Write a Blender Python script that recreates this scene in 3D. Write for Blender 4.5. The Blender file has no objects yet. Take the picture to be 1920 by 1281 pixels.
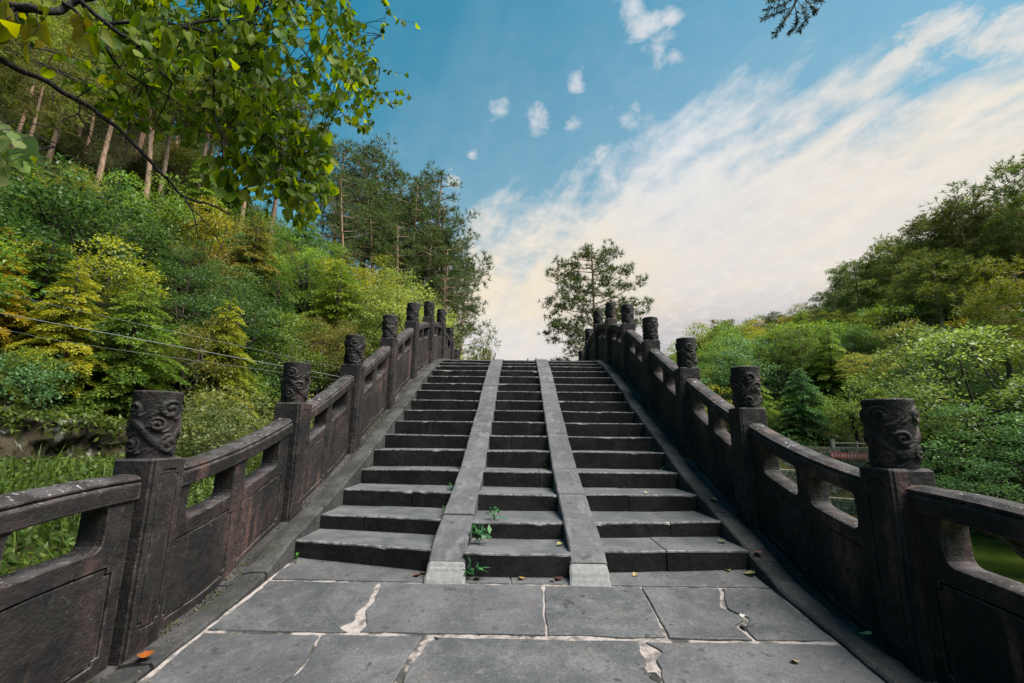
import bpy, math, random
import numpy as np
from mathutils import Vector, Matrix
random.seed(11)
rng = np.random.default_rng(11)
sc = bpy.context.scene
col = sc.collection

# ------------------------------------------------------------------ camera (eye at the origin, Y along the bridge, Z up, metres)
F = 853.0
YAW, PITCH, ROLL = math.radians(.95), math.atan(172 / 853), math.radians(.7)
_fw = np.array([-math.sin(YAW) * math.cos(PITCH), math.cos(YAW) * math.cos(PITCH), math.sin(PITCH)])
_rt = np.array([math.cos(YAW), math.sin(YAW), 0.0])
_up = np.cross(_rt, _fw)
RT = math.cos(ROLL) * _rt + math.sin(ROLL) * _up
UP = -math.sin(ROLL) * _rt + math.cos(ROLL) * _up
FW = _fw
cam_d = bpy.data.cameras.new('camera')
cam_d.sensor_width = 36.0
cam_d.lens = F / 1920 * 36
cam_d.clip_start, cam_d.clip_end = 0.05, 3000
cam = bpy.data.objects.new('camera', cam_d)
col.objects.link(cam)
cam.matrix_world = Matrix(((RT[0], UP[0], -FW[0], 0), (RT[1], UP[1], -FW[1], 0), (RT[2], UP[2], -FW[2], 0), (0, 0, 0, 1)))
sc.camera = cam

# ------------------------------------------------------------------ sky and sun
SUN_EL, SUN_AZ = math.radians(60), math.radians(110)      # azimuth measured from +Y towards +X
SUN_DIR = Vector((math.sin(SUN_AZ) * math.cos(SUN_EL), math.cos(SUN_AZ) * math.cos(SUN_EL), math.sin(SUN_EL)))
SKY_STRENGTH, CLOUD_STRENGTH = 0.051, 0.355
sun_d = bpy.data.lights.new('sun', 'SUN')
sun_d.energy = 4.6
sun_d.angle = math.radians(40)
sun_d.color = (1.0, 0.94, 0.84)
sun = bpy.data.objects.new('sun', sun_d)
col.objects.link(sun)
sun.rotation_euler = SUN_DIR.to_track_quat('Z', 'Y').to_euler()
sc.view_settings.view_transform = 'Standard'
sc.view_settings.look = 'None'
sc.view_settings.gamma = 1.0
sc.view_settings.use_curve_mapping = False
sc.view_settings.exposure = 1.42
sc.cycles.max_bounces = 8
sc.cycles.transparent_max_bounces = 4


class NT:
    """small helper to write node trees"""
    def __init__(s, nt):
        s.nt = nt
        nt.nodes.clear()

    def n(s, kind, ins=None, **props):
        nd = s.nt.nodes.new(kind)
        for k, v in props.items():
            setattr(nd, k, v)
        for k, v in (ins or {}).items():
            sock = nd.inputs[k]
            if isinstance(v, bpy.types.NodeSocket):
                s.nt.links.new(v, sock)
            else:
                if isinstance(v, tuple) and len(v) == 3 and sock.type == 'RGBA':
                    v = (*v, 1)
                sock.default_value = v
        return nd

    def math(s, op, a, b=0.0, c=0.0, clamp=False):
        nd = s.n('ShaderNodeMath', {0: a, 1: b, 2: c}, operation=op)
        nd.use_clamp = clamp
        return nd.outputs[0]

    def vmath(s, op, a, b=None, scale=None):
        nd = s.n('ShaderNodeVectorMath', {0: a}, operation=op)
        if b is not None:
            if isinstance(b, bpy.types.NodeSocket):
                s.nt.links.new(b, nd.inputs[1])
            else:
                nd.inputs[1].default_value = b
        if scale is not None:
            if isinstance(scale, bpy.types.NodeSocket):
                s.nt.links.new(scale, nd.inputs['Scale'])
            else:
                nd.inputs['Scale'].default_value = scale
        return nd.outputs['Value'] if op in ('DOT_PRODUCT', 'LENGTH') else nd.outputs['Vector']

    def ramp(s, x, lo, hi, a=0.0, b=1.0, smooth=True):
        nd = s.n('ShaderNodeMapRange', {0: x, 1: lo, 2: hi, 3: a, 4: b})
        nd.interpolation_type = 'SMOOTHSTEP' if smooth else 'LINEAR'
        return nd.outputs[0]

    def mix(s, f, a, b, blend='MIX'):
        nd = s.n('ShaderNodeMix', data_type='RGBA', blend_type=blend)
        for i, v in ((0, f), (6, a), (7, b)):
            if isinstance(v, bpy.types.NodeSocket):
                s.nt.links.new(v, nd.inputs[i])
            else:
                nd.inputs[i].default_value = (*v, 1) if isinstance(v, tuple) and len(v) == 3 else v
        return nd.outputs[2]

    def noise(s, vec, scale, detail=4.0, rough=.55, dist=0.0):
        return s.n('ShaderNodeTexNoise', {'Vector': vec, 'Scale': scale, 'Detail': detail, 'Roughness': rough, 'Distortion': dist}).outputs[0]


def ray(px, py):
    return FW + (px - 960) / F * RT - (py - 640.5) / F * UP


def on_x(px, py, X):
    d = ray(px, py)
    return d * (X / d[0])


def on_y(px, py, Y):
    d = ray(px, py)
    return d * (Y / d[1])


def on_z(px, py, Z):
    d = ray(px, py)
    return d * (Z / d[2])


def proj(P):
    P = np.asarray(P, float)
    d = P @ FW
    return np.stack([960 + F * (P @ RT) / d, 640.5 - F * (P @ UP) / d, d], -1)


def unit(v):
    v = np.asarray(v, float)
    return v / np.maximum(np.linalg.norm(v, axis=-1, keepdims=True), 1e-9)


# ------------------------------------------------------------------ world: Nishita sky with a bank of evening cloud
world = bpy.data.worlds.new('World')
sc.world = world
world.use_nodes = True
w = NT(world.node_tree)
sky = w.n('ShaderNodeTexSky', sky_type='NISHITA')
sky.sun_disc = False
sky.sun_elevation = SUN_EL
sky.sun_rotation = SUN_AZ
sky.air_density, sky.dust_density, sky.ozone_density = 1.0, 0.6, 2.0
blue = w.n('ShaderNodeHueSaturation', {'Hue': 0.456, 'Saturation': 1.36, 'Value': 1.1, 'Fac': 1.0, 'Color': sky.outputs[0]}).outputs[0]
dr = w.vmath('NORMALIZE', w.n('ShaderNodeTexCoord').outputs['Generated'])
sep = w.n('ShaderNodeSeparateXYZ', {0: dr})
den = w.math('ADD', w.math('MAXIMUM', sep.outputs[2], 0.0), 0.22)
q = w.vmath('DIVIDE', dr, w.n('ShaderNodeCombineXYZ', {0: den, 1: den, 2: 1.0}).outputs[0])
q = w.vmath('MULTIPLY', q, (1, 1, 0))
rotq = w.vmath('MULTIPLY', w.n('ShaderNodeMapping', {'Vector': q, 'Rotation': (0, 0, math.radians(68))}).outputs[0], (.62, 1.5, 1.0))
n_big = w.noise(rotq, 2.1, 3, .5, .3)
n_mid = w.noise(rotq, 5.6, 6, .58, .35)
n_fin = w.noise(q, 15.0, 6, .62, .3)
a_, b_, c_ = (unit(ray(*p)) for p in ((830, 440), (1200, 235), (1900, 60)))
pn = unit(np.cross(b_ - a_, c_ - a_))
pc = float(pn @ a_)
if float(pn @ unit(ray(1500, 500))) < pc:
    pn, pc = -pn, -pc
side = w.math('SUBTRACT', w.vmath('DOT_PRODUCT', dr, tuple(pn)), pc)
det = w.math('ADD', w.math('MULTIPLY_ADD', n_mid, .46, -.23), w.math('MULTIPLY_ADD', n_fin, .20, -.10))
det = w.math('ADD', det, w.math('MULTIPLY_ADD', n_big, .30, -.15))
bank = w.ramp(w.math('MULTIPLY_ADD', side, 1.5, det), -.10, .22)
# small puffs drifting ahead of the bank
puff = None
for px, py, rad in ((938, 210, .036), (1008, 230, .05), (1066, 238, .035), (1172, 222, .05), (1082, 155, .036), (1236, 88, .05), (1205, 50, .05), (1185, 14, .045),
                    (1262, 32, .03), (845, 338, .03), (1130, 290, .04), (1262, 105, .04), (1740, 60, .07), (1680, 120, .07), (1860, 80, .09), (885, 290, .022)):
    c0 = unit(ray(px, py))
    dd = w.vmath('LENGTH', w.vmath('MULTIPLY', w.vmath('SUBTRACT', dr, tuple(c0)), (1.0, 1.0, 1.35)))
    v = w.math('SUBTRACT', 1.0, w.math('DIVIDE', dd, rad))
    puff = v if puff is None else w.math('MAXIMUM', puff, v)
pm = w.ramp(w.math('ADD', w.math('MAXIMUM', puff, -1.0), w.math('ADD', w.math('MULTIPLY_ADD', n_fin, 2.6, -1.3), w.math('MULTIPLY_ADD', n_mid, 1.0, -.5))), .0, 1.2, 0, .85)
veil = w.ramp(w.math('ADD', side, w.math('MULTIPLY', det, .5)), -.42, .1, 0, .24)
mask = w.math('MAXIMUM', w.math('MAXIMUM', bank, pm), veil)
deep = w.ramp(w.math('ADD', side, w.math('MULTIPLY', det, .35)), .06, .42)
cc = w.mix(deep, (.80, .83, .87), (.90, .775, .64))
sunny = w.ramp(w.vmath('DOT_PRODUCT', dr, tuple(unit([.78, .55, .30]))), .80, 1.0)
cc = w.mix(sunny, cc, (.90, .83, .72))
# greyer underside low over the valley
low_n = w.noise(rotq, 1.5, 3, .5, .2)
lowm = w.math('MULTIPLY', w.ramp(sep.outputs[2], .31, .17), w.ramp(sep.outputs[0], .06, .28))
lowm = w.math('MULTIPLY', lowm, w.ramp(low_n, .28, .55, .6, 1.0))
cc = w.mix(w.math('MULTIPLY', lowm, 1.0), cc, (.55, .53, .57))
cream = w.math('MULTIPLY', w.ramp(sep.outputs[2], .62, .30, 0, 1), w.math('MULTIPLY', w.ramp(sep.outputs[2], .16, .30), w.ramp(sep.outputs[0], .42, .10)))
cc = w.mix(w.math('MULTIPLY', cream, .85), cc, (.96, .83, .61))
cc = w.mix(w.ramp(w.math('ADD', n_mid, w.math('MULTIPLY', n_big, .6)), .98, .62, 0, .36), cc, (.70, .70, .74))
cc = w.mix(w.ramp(n_fin, .45, .7, 0, .35), cc, (.95, .92, .88))
bg1 = w.n('ShaderNodeBackground', {'Color': blue, 'Strength': SKY_STRENGTH})
bg2 = w.n('ShaderNodeBackground', {'Color': cc, 'Strength': CLOUD_STRENGTH})
mx = w.n('ShaderNodeMixShader', {0: mask, 1: bg1.outputs[0], 2: bg2.outputs[0]})
w.n('ShaderNodeOutputWorld', {'Surface': mx.outputs[0]})


# ------------------------------------------------------------------ materials
def material(name, fn):
    m = bpy.data.materials.new(name)
    m.use_nodes = True
    t = NT(m.node_tree)
    sh = fn(t)
    t.n('ShaderNodeOutputMaterial', {'Surface': sh})
    return m


def bump(t, h, strength, dist):
    return t.n('ShaderNodeBump', {'Height': h, 'Strength': strength, 'Distance': dist}).outputs[0]


def pos(t):
    return t.n('ShaderNodeNewGeometry').outputs['Position']


def stretched(t, p, sx, sy, sz):
    return t.vmath('MULTIPLY', p, (sx, sy, sz))


def principled(t, colr, rough, normal=None, spec=.3):
    ins = {'Base Color': colr, 'Roughness': rough, 'Specular IOR Level': spec}
    if normal is not None:
        ins['Normal'] = normal
    return t.n('ShaderNodeBsdfPrincipled', ins).outputs[0]


def shade(t, c, f):
    return t.mix(1.0, c, (f, f, f), 'MULTIPLY')


def m_rail(t):
    p = pos(t)
    blotch = t.noise(p, 2.6, 6, .66, .5)
    streak = t.noise(stretched(t, p, 7, 7, 1.1), 1.0, 5, .65, .3)
    fine = t.noise(p, 34, 7, .72)
    grit = t.noise(p, 130, 3, .65)
    c = t.mix(t.ramp(blotch, .40, .62), (.0065, .006, .0065), (.034, .024, .024))
    pink = t.math('MULTIPLY', t.ramp(streak, .47, .68), t.ramp(t.noise(p, 1.7, 4, .6, .3), .44, .64))
    c = t.mix(t.math('MULTIPLY', pink, .9), c, (.165, .088, .072))
    c = t.mix(t.ramp(t.noise(p, 5.5, 6, .7), .52, .66, 0, .85), c, (.007, .0065, .007))
    c = t.mix(t.ramp(fine, .44, .64, 0, .6), c, (.012, .011, .012))
    c = t.mix(t.ramp(grit, .62, .74, 0, .3), c, (.12, .10, .096))
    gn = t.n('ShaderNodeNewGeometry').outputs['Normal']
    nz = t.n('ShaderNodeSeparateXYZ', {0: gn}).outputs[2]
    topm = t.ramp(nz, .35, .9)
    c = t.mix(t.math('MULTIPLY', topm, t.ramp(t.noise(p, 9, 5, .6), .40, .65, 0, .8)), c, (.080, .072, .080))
    # arrises rubbed pale
    bev = t.n('ShaderNodeBevel', {'Radius': .014}, samples=4).outputs[0]
    edge = t.ramp(t.vmath('DOT_PRODUCT', bev, gn), .985, .90)
    c = t.mix(t.math('MULTIPLY', edge, t.ramp(t.noise(p, 8, 5, .7), .44, .60, 0, .75)), c, (.165, .135, .125))
    spots = t.math('MAXIMUM', t.ramp(t.noise(p, 30, 4, .6, .6), .60, .67), t.ramp(t.noise(p, 95, 2, .5), .66, .72, 0, .8))
    patch = t.ramp(t.noise(p, 2.6, 3, .5), .44, .60)
    li = t.math('MULTIPLY', t.math('MULTIPLY', spots, patch), t.math('MULTIPLY_ADD', topm, .95, .14))
    c = t.mix(li, c, (.36, .385, .375))
    moss = t.math('MULTIPLY', t.ramp(t.noise(p, 5.5, 4, .6), .56, .72), t.math('MULTIPLY_ADD', topm, .5, .18))
    c = t.mix(moss, c, (.030, .038, .022))
    h = t.math('ADD', t.math('MULTIPLY', fine, .8), t.math('ADD', t.math('MULTIPLY', grit, .3), t.math('MULTIPLY', t.noise(p, 14, 5, .65), 1.3)))
    c = shade(t, c, 0.66)
    return principled(t, c, t.ramp(fine, .3, .7, .55, .9), bump(t, h, .75, .014))


def m_tread(t):
    p = pos(t)
    blotch = t.noise(p, 3.1, 5, .6, .5)
    fine = t.noise(p, 30, 5, .65)
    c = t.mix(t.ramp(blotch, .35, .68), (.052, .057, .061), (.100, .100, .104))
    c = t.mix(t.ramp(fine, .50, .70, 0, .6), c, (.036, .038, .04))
    c = t.mix(t.ramp(t.noise(p, 110, 2, .5), .64, .74, 0, .5), c, (.20, .195, .19))
    c = t.mix(t.ramp(t.noise(p, 6.5, 4, .6), .60, .75, 0, .6), c, (.034, .048, .042))
    h = t.math('ADD', fine, t.math('MULTIPLY', t.noise(p, 8, 4, .6), 1.5))
    c = shade(t, c, 0.84)
    return principled(t, c, .72, bump(t, h, .4, .008), .35)


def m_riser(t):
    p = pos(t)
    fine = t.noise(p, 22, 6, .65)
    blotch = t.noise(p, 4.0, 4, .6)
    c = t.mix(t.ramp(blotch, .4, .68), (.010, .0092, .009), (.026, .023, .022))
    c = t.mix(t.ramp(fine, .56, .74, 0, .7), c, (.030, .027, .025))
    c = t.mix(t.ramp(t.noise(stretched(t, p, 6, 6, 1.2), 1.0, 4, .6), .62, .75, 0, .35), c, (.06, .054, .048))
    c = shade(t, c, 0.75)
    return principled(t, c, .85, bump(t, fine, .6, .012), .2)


def m_nosing(t):  # worn arris; the edge highlight is put into its paler colour
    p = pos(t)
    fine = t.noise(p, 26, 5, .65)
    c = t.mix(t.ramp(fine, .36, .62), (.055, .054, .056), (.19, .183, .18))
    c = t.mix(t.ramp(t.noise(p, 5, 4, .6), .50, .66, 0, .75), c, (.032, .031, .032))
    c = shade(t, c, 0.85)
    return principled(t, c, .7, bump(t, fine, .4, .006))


def m_paving(t):
    p = pos(t)
    oi = t.n('ShaderNodeObjectInfo')
    blotch = t.noise(t.vmath('ADD', p, t.vmath('SCALE', oi.outputs['Location'], scale=.7)), 2.6, 5, .6, .6)
    fine = t.noise(p, 26, 6, .68)
    c = t.mix(t.ramp(blotch, .34, .68), (.043, .046, .050), (.098, .098, .104))
    c = t.mix(t.ramp(t.noise(p, 6.0, 5, .6), .52, .70, 0, .5), c, (.100, .084, .080))
    c = t.mix(t.ramp(fine, .52, .72, 0, .55), c, (.042, .043, .047))
    c = t.mix(t.ramp(t.noise(p, 55, 4, .7), .42, .66, 0, .55), c, (.030, .031, .034))
    c = t.mix(t.ramp(t.noise(p, 18, 5, .7), .54, .70, 0, .5), c, (.135, .132, .135))
    c = t.mix(t.ramp(t.noise(p, 13, 3, .5), .64, .71, 0, .85), c, (.018, .017, .018))
    c = t.mix(t.ramp(t.noise(p, 120, 2, .5), .66, .74, 0, .5), c, (.30, .29, .28))
    c = t.mix(t.math('MULTIPLY', oi.outputs['Random'], .25), c, (.080, .077, .086))
    h = t.math('ADD', t.math('MULTIPLY', fine, 1.6), t.math('MULTIPLY', t.noise(p, 7, 5, .6), 2.2))
    c = shade(t, c, 0.84)
    return principled(t, c, t.ramp(blotch, .3, .7, .55, .8), bump(t, h, .5, .009), .4)


def m_mortar(t):
    p = pos(t)
    n1 = t.noise(p, 9, 5, .65)
    c = t.mix(t.ramp(n1, .36, .54), (.085, .078, .074), (.26, .228, .218))
    c = t.mix(t.ramp(t.noise(p, 34, 5, .65), .52, .68, 0, .8), c, (.07, .066, .063))
    c = t.mix(t.ramp(t.noise(p, 3.4, 4, .6), .54, .62, 0, .9), c, (.022, .022, .02))
    c = shade(t, c, 0.85)
    return principled(t, c, .9, bump(t, n1, .6, .012), .2)


def m_kerb(t):
    p = pos(t)
    fine = t.noise(p, 24, 6, .7)
    c = t.mix(t.ramp(t.noise(p, 3.5, 4, .6), .36, .66), (.024, .024, .025), (.060, .058, .059))
    c = t.mix(t.ramp(fine, .50, .68, 0, .7), c, (.017, .017, .016))
    c = t.mix(t.ramp(t.noise(p, 70, 2, .5), .62, .72, 0, .5), c, (.17, .16, .15))
    c = t.mix(t.ramp(t.noise(p, 5.0, 4, .65), .57, .72, 0, .8), c, (.026, .032, .014))
    c = shade(t, c, 0.75)
    return principled(t, c, .85, bump(t, fine, .6, .012), .25)


def m_ramp(t):
    p = pos(t)
    fine = t.noise(p, 28, 6, .68)
    c = t.mix(t.ramp(t.noise(p, 2.8, 4, .6), .36, .66), (.062, .063, .069), (.105, .100, .106))
    c = t.mix(t.ramp(fine, .52, .70, 0, .6), c, (.036, .035, .037))
    c = t.mix(t.ramp(t.noise(p, 60, 4, .7), .45, .66, 0, .5), c, (.034, .033, .035))
    c = t.mix(t.ramp(t.noise(stretched(t, p, 5, 1.6, 5), 2.0, 5, .65), .52, .68, 0, .6), c, (.15, .145, .15))
    c = t.mix(t.ramp(t.noise(p, 11, 3, .6), .60, .70, 0, .8), c, (.028, .027, .028))
    c = shade(t, c, 0.82)
    return principled(t, c, .72, bump(t, t.math('ADD', fine, t.noise(p, 9, 4, .6)), .5, .008), .3)


def m_cement(t):
    p = pos(t)
    fine = t.noise(p, 30, 5, .65)
    c = t.mix(t.ramp(fine, .30, .70), (.125, .127, .128), (.185, .185, .182))
    return principled(t, c, .85, bump(t, fine, .3, .006))


def leaf_shader(t, transl=.42, rough=.45, hue=.05, val=(.42, 1.75), spec=.22):
    rnd = t.n('ShaderNodeAttribute', attribute_name='rnd').outputs['Fac']
    oc = t.n('ShaderNodeObjectInfo').outputs['Color']
    c = t.n('ShaderNodeHueSaturation', {'Hue': t.ramp(rnd, 0, 1, .5 + hue * .5, .5 - hue * .5, False), 'Saturation': 1.0,
                                        'Value': t.ramp(rnd, 0, 1, val[0], val[1], False), 'Fac': 1.0, 'Color': oc}).outputs[0]
    b = principled(t, c, rough, None, spec)
    tc = t.mix(.35, c, (.20, .20, .01), 'ADD') if False else t.n('ShaderNodeHueSaturation', {'Hue': .485, 'Saturation': 1.1, 'Value': 1.35, 'Fac': 1.0, 'Color': c}).outputs[0]
    tr = t.n('ShaderNodeBsdfTranslucent', {'Color': tc}).outputs[0]
    return t.n('ShaderNodeMixShader', {0: transl, 1: b, 2: tr}).outputs[0]


def m_bark(t, a, b, sc_=6.0):
    p = t.n('ShaderNodeTexCoord').outputs['Object']
    n1 = t.noise(stretched(t, p, 3, 3, .6), sc_, 5, .65, .6)
    c = t.mix(t.ramp(n1, .35, .65), a, b)
    return principled(t, c, .9, bump(t, n1, .8, .03), .15)


def m_ground(t):
    p = pos(t)
    n1 = t.noise(p, .5, 6, .65)
    n2 = t.noise(p, 6, 6, .7)
    c = t.mix(t.ramp(n1, .35, .65), (.022, .022, .010), (.045, .055, .014))
    c = t.mix(t.ramp(n2, .45, .7), c, (.060, .045, .026))
    return principled(t, c, .95, bump(t, n2, .8, .08), .1)


def m_rock(t):
    p = pos(t)
    n1 = t.noise(p, 1.1, 6, .68, .5)
    st = t.noise(stretched(t, p, 2.2, 2.2, .5), 1.3, 5, .65)
    c = t.mix(t.ramp(n1, .35, .65), (.016, .014, .010), (.062, .048, .030))
    c = t.mix(t.ramp(st, .58, .66), c, (.26, .26, .24))
    c = t.mix(t.ramp(t.noise(p, 3.1, 5, .65), .50, .64, 0, .85), c, (.022, .030, .012))
    return principled(t, c, .9, bump(t, n1, .9, .1), .15)


def m_water(t):
    p = pos(t)
    n1 = t.noise(stretched(t, p, 1, 1.6, 1), 1.6, 3, .5)
    c = t.mix(t.ramp(t.noise(p, .25, 3, .5), .4, .65), (.075, .115, .016), (.125, .150, .024))  # brighter base green carries the hillside's reflection in the colour
    return principled(t, c, .22, bump(t, n1, .12, .05), .5)


def m_masonry(t):
    p = pos(t)
    oi = t.n('ShaderNodeTexNoise', {'Vector': p, 'Scale': 3.0, 'Detail': 2.0}).outputs[0]
    c = t.mix(t.ramp(oi, .35, .65), (.17, .155, .125), (.34, .31, .25))
    c = t.mix(t.ramp(t.noise(p, 1.1, 4, .6), .50, .68, 0, .8), c, (.075, .085, .035))
    return principled(t, c, .9, bump(t, t.noise(p, 12, 4, .6), .5, .03), .15)


def flat(colr, rough=.7, spec=.3):
    def fn(t):
        n1 = t.noise(pos(t), 9, 4, .6)
        c = t.mix(t.ramp(n1, .35, .7), tuple(v * .8 for v in colr), colr)
        return principled(t, c, rough, None, spec)
    return fn


M = {
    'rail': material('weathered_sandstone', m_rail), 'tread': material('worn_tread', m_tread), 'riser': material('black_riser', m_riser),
    'nosing': material('worn_highlit_nosing', m_nosing), 'paving': material('slate_paving', m_paving), 'mortar': material('pale_mortar', m_mortar),
    'kerb': material('gritty_kerb', m_kerb), 'ramp': material('ramp_stone', m_ramp), 'cement': material('cement', m_cement),
    'leaf': material('leaf', lambda t: leaf_shader(t)), 'big_leaf': material('broad_leaf', lambda t: leaf_shader(t, .62, .5, .07, (.6, 1.6), .14)),
    'needle': material('needle', lambda t: leaf_shader(t, .25, .55, .04, (.6, 1.45), .2)),
    'pine_bark': material('red_pine_bark', lambda t: m_bark(t, (.15, .092, .064), (.38, .25, .175))),
    'bark': material('dark_bark', lambda t: m_bark(t, (.030, .024, .020), (.085, .070, .058))),
    'black_bark': material('black_bark', lambda t: m_bark(t, (.010, .008, .009), (.040, .034, .034), 14)),
    'ground': material('forest_floor', m_ground), 'rock': material('lichened_rock', m_rock), 'water': material('green_water', m_water),
    'masonry': material('terrace_masonry', m_masonry), 'banner': material('red_cloth', flat((.72, .13, .14))),
    'white': material('white_paint', flat((.78, .74, .72))), 'concrete': material('grey_concrete', flat((.36, .33, .28), .9)),
    'cable': material('grey_cable', flat((.20, .225, .22), .6)), 'dry': material('dry_leaf', lambda t: leaf_shader(t, .2, .6, .05, (.6, 1.4), .2)),
    'core': material('bridge_masonry', m_kerb),
}


# ------------------------------------------------------------------ mesh helpers
def mesh_np(name, V, quads=None, tris=None, smooth=False, rnd=None, mat_idx=None):
    me = bpy.data.meshes.new(name)
    V = np.ascontiguousarray(V, dtype=np.float32)
    nq = 0 if quads is None else len(quads)
    nt_ = 0 if tris is None else len(tris)
    me.vertices.add(len(V))
    me.vertices.foreach_set('co', V.ravel())
    loops, starts, k = [], [], 0
    if nq:
        loops.append(np.asarray(quads, np.int32).ravel())
        starts.append(np.arange(nq, dtype=np.int32) * 4)
        k = nq * 4
    if nt_:
        loops.append(np.asarray(tris, np.int32).ravel())
        starts.append(k + np.arange(nt_, dtype=np.int32) * 3)
    L = np.concatenate(loops)
    S = np.concatenate(starts)
    me.loops.add(len(L))
    me.loops.foreach_set('vertex_index', L)
    me.polygons.add(len(S))
    me.polygons.foreach_set('loop_start', S)
    if smooth:
        me.polygons.foreach_set('use_smooth', np.ones(len(S), bool))
    if mat_idx is not None:
        me.polygons.foreach_set('material_index', np.asarray(mat_idx, np.int32))
    if rnd is not None:
        at = me.attributes.new('rnd', 'FLOAT', 'POINT')
        at.data.foreach_set('value', np.asarray(rnd, np.float32))
    me.update(calc_edges=True)
    return me


class MB:
    """collects vertices and faces of any size for one mesh object"""
    def __init__(s):
        s.v, s.f, s.m = [], [], []

    def add(s, V, Fs, mi=0):
        b = len(s.v)
        s.v.extend([tuple(map(float, p)) for p in V])
        for i, f in enumerate(Fs):
            s.f.append(tuple(b + j for j in f))
            s.m.append(mi[i] if isinstance(mi, (list, tuple)) else mi)

    def box(s, lo, hi, mi=0):
        (x0, y0, z0), (x1, y1, z1) = lo, hi
        V = [(x0, y0, z0), (x1, y0, z0), (x1, y1, z0), (x0, y1, z0), (x0, y0, z1), (x1, y0, z1), (x1, y1, z1), (x0, y1, z1)]
        s.add(V, [(3, 2, 1, 0), (4, 5, 6, 7), (0, 1, 5, 4), (1, 2, 6, 5), (2, 3, 7, 6), (3, 0, 4, 7)], mi)

    def mesh(s, name, smooth=False, base=(0, 0, 0)):
        me = bpy.data.meshes.new(name)
        V = [(x - base[0], y - base[1], z - base[2]) for x, y, z in s.v]
        me.from_pydata(V, [], s.f)
        me.polygons.foreach_set('material_index', np.array(s.m, np.int32))
        if smooth:
            me.polygons.foreach_set('use_smooth', np.ones(len(s.f), bool))
        me.update()
        return me


def link(name, me, mats, parent=None, loc=None):
    o = bpy.data.objects.new(name, me)
    if me is not None and mats is not None:
        for m in (mats if isinstance(mats, (list, tuple)) else [mats]):
            if len(me.materials) < (len(mats) if isinstance(mats, (list, tuple)) else 1):
                me.materials.append(m)
    if parent is not None:
        o.parent = parent
    if loc is not None:
        o.location = loc
    col.objects.link(o)
    return o


def tag(o, label, cat, group=None):
    o['label'] = label
    o['category'] = cat
    if group:
        o['group'] = group
    return o


def empty(name, loc, label, cat, group=None):
    o = bpy.data.objects.new(name, None)
    o.empty_display_size = .1
    o.location = loc
    col.objects.link(o)
    return tag(o, label, cat, group)


def part(name, mb, mats, parent, base, smooth=False):
    """mesh built in world coordinates, put under a thing whose world origin is base"""
    return link(name, mb.mesh(name, smooth, base), mats, parent)


def tube(pts, rad, n=6):
    """quads of a tube along pts"""
    pts = np.asarray(pts, float)
    rad = np.broadcast_to(np.asarray(rad, float), (len(pts),))
    T = np.gradient(pts, axis=0)
    T = unit(T)
    ref = np.array([0, 0, 1.0]) if abs(T[:, 2]).mean() < .8 else np.array([1.0, 0, 0])
    A = unit(np.cross(T, ref))
    B = np.cross(T, A)
    th = np.arange(n) * 2 * math.pi / n
    V = pts[:, None, :] + rad[:, None, None] * (np.cos(th)[None, :, None] * A[:, None, :] + np.sin(th)[None, :, None] * B[:, None, :])
    V = V.reshape(-1, 3)
    i, j = np.meshgrid(np.arange(len(pts) - 1), np.arange(n), indexing='ij')
    j2 = (j + 1) % n
    Q = np.stack([i * n + j, i * n + j2, (i + 1) * n + j2, (i + 1) * n + j], -1).reshape(-1, 4)
    return V, Q


class Tubes:
    def __init__(s):
        s.V, s.Q, s.k = [], [], 0

    def add(s, pts, rad, n=6):
        V, Q = tube(pts, rad, n)
        s.V.append(V)
        s.Q.append(Q + s.k)
        s.k += len(V)

    def mesh(s, name, base=(0, 0, 0)):
        return mesh_np(name, np.concatenate(s.V) - np.asarray(base), np.concatenate(s.Q), smooth=True)


def smooth_path(pts, n):
    """Catmull-Rom through pts (any dimension), n points per span"""
    P = np.asarray(pts, float)
    P = np.vstack([2 * P[0] - P[1], P, 2 * P[-1] - P[-2]])
    out = []
    for i in range(1, len(P) - 2):
        p0, p1, p2, p3 = P[i - 1:i + 3]
        for t in np.linspace(0, 1, n, endpoint=False):
            out.append(.5 * ((2 * p1) + (-p0 + p2) * t + (2 * p0 - 5 * p1 + 4 * p2 - p3) * t * t + (-p0 + 3 * p1 - 3 * p2 + p3) * t ** 3))
    out.append(P[-2])
    return np.array(out)


def fill2d(splines, extrude, bevel, res=1):
    """extruded, bevelled plate from closed 2-D outlines; returns vertices (u, v, w) and faces"""
    cu = bpy.data.curves.new('outline', 'CURVE')
    cu.dimensions = '2D'
    cu.fill_mode = 'BOTH'
    cu.extrude = extrude
    cu.bevel_depth = bevel
    cu.bevel_resolution = res
    cu.offset = -bevel
    for sp in splines:
        s = cu.splines.new('POLY')
        s.points.add(len(sp) - 1)
        for pt, (u, v) in zip(s.points, sp):
            pt.co = (u, v, 0, 1)
        s.use_cyclic_u = True
    ob = bpy.data.objects.new('outline', cu)
    col.objects.link(ob)
    dg = bpy.context.evaluated_depsgraph_get()
    me = bpy.data.meshes.new_from_object(ob.evaluated_get(dg))
    V = np.array([v.co[:] for v in me.vertices])
    Fs = [tuple(p.vertices) for p in me.polygons]
    bpy.data.objects.remove(ob)
    bpy.data.curves.remove(cu)
    bpy.data.meshes.remove(me)
    return V, Fs


def densify(poly, step):
    out = []
    for i in range(len(poly)):
        a, b = np.array(poly[i], float), np.array(poly[(i + 1) % len(poly)], float)
        n = max(1, int(np.linalg.norm(b - a) / step))
        for k in range(n):
            w_ = (b - a) / max(np.linalg.norm(b - a), 1e-9)
            out.append(tuple(a + (b - a) * k / n + (np.array([-w_[1], w_[0]]) * random.uniform(-.0005, .0005) if k else 0)))
    return out


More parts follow.
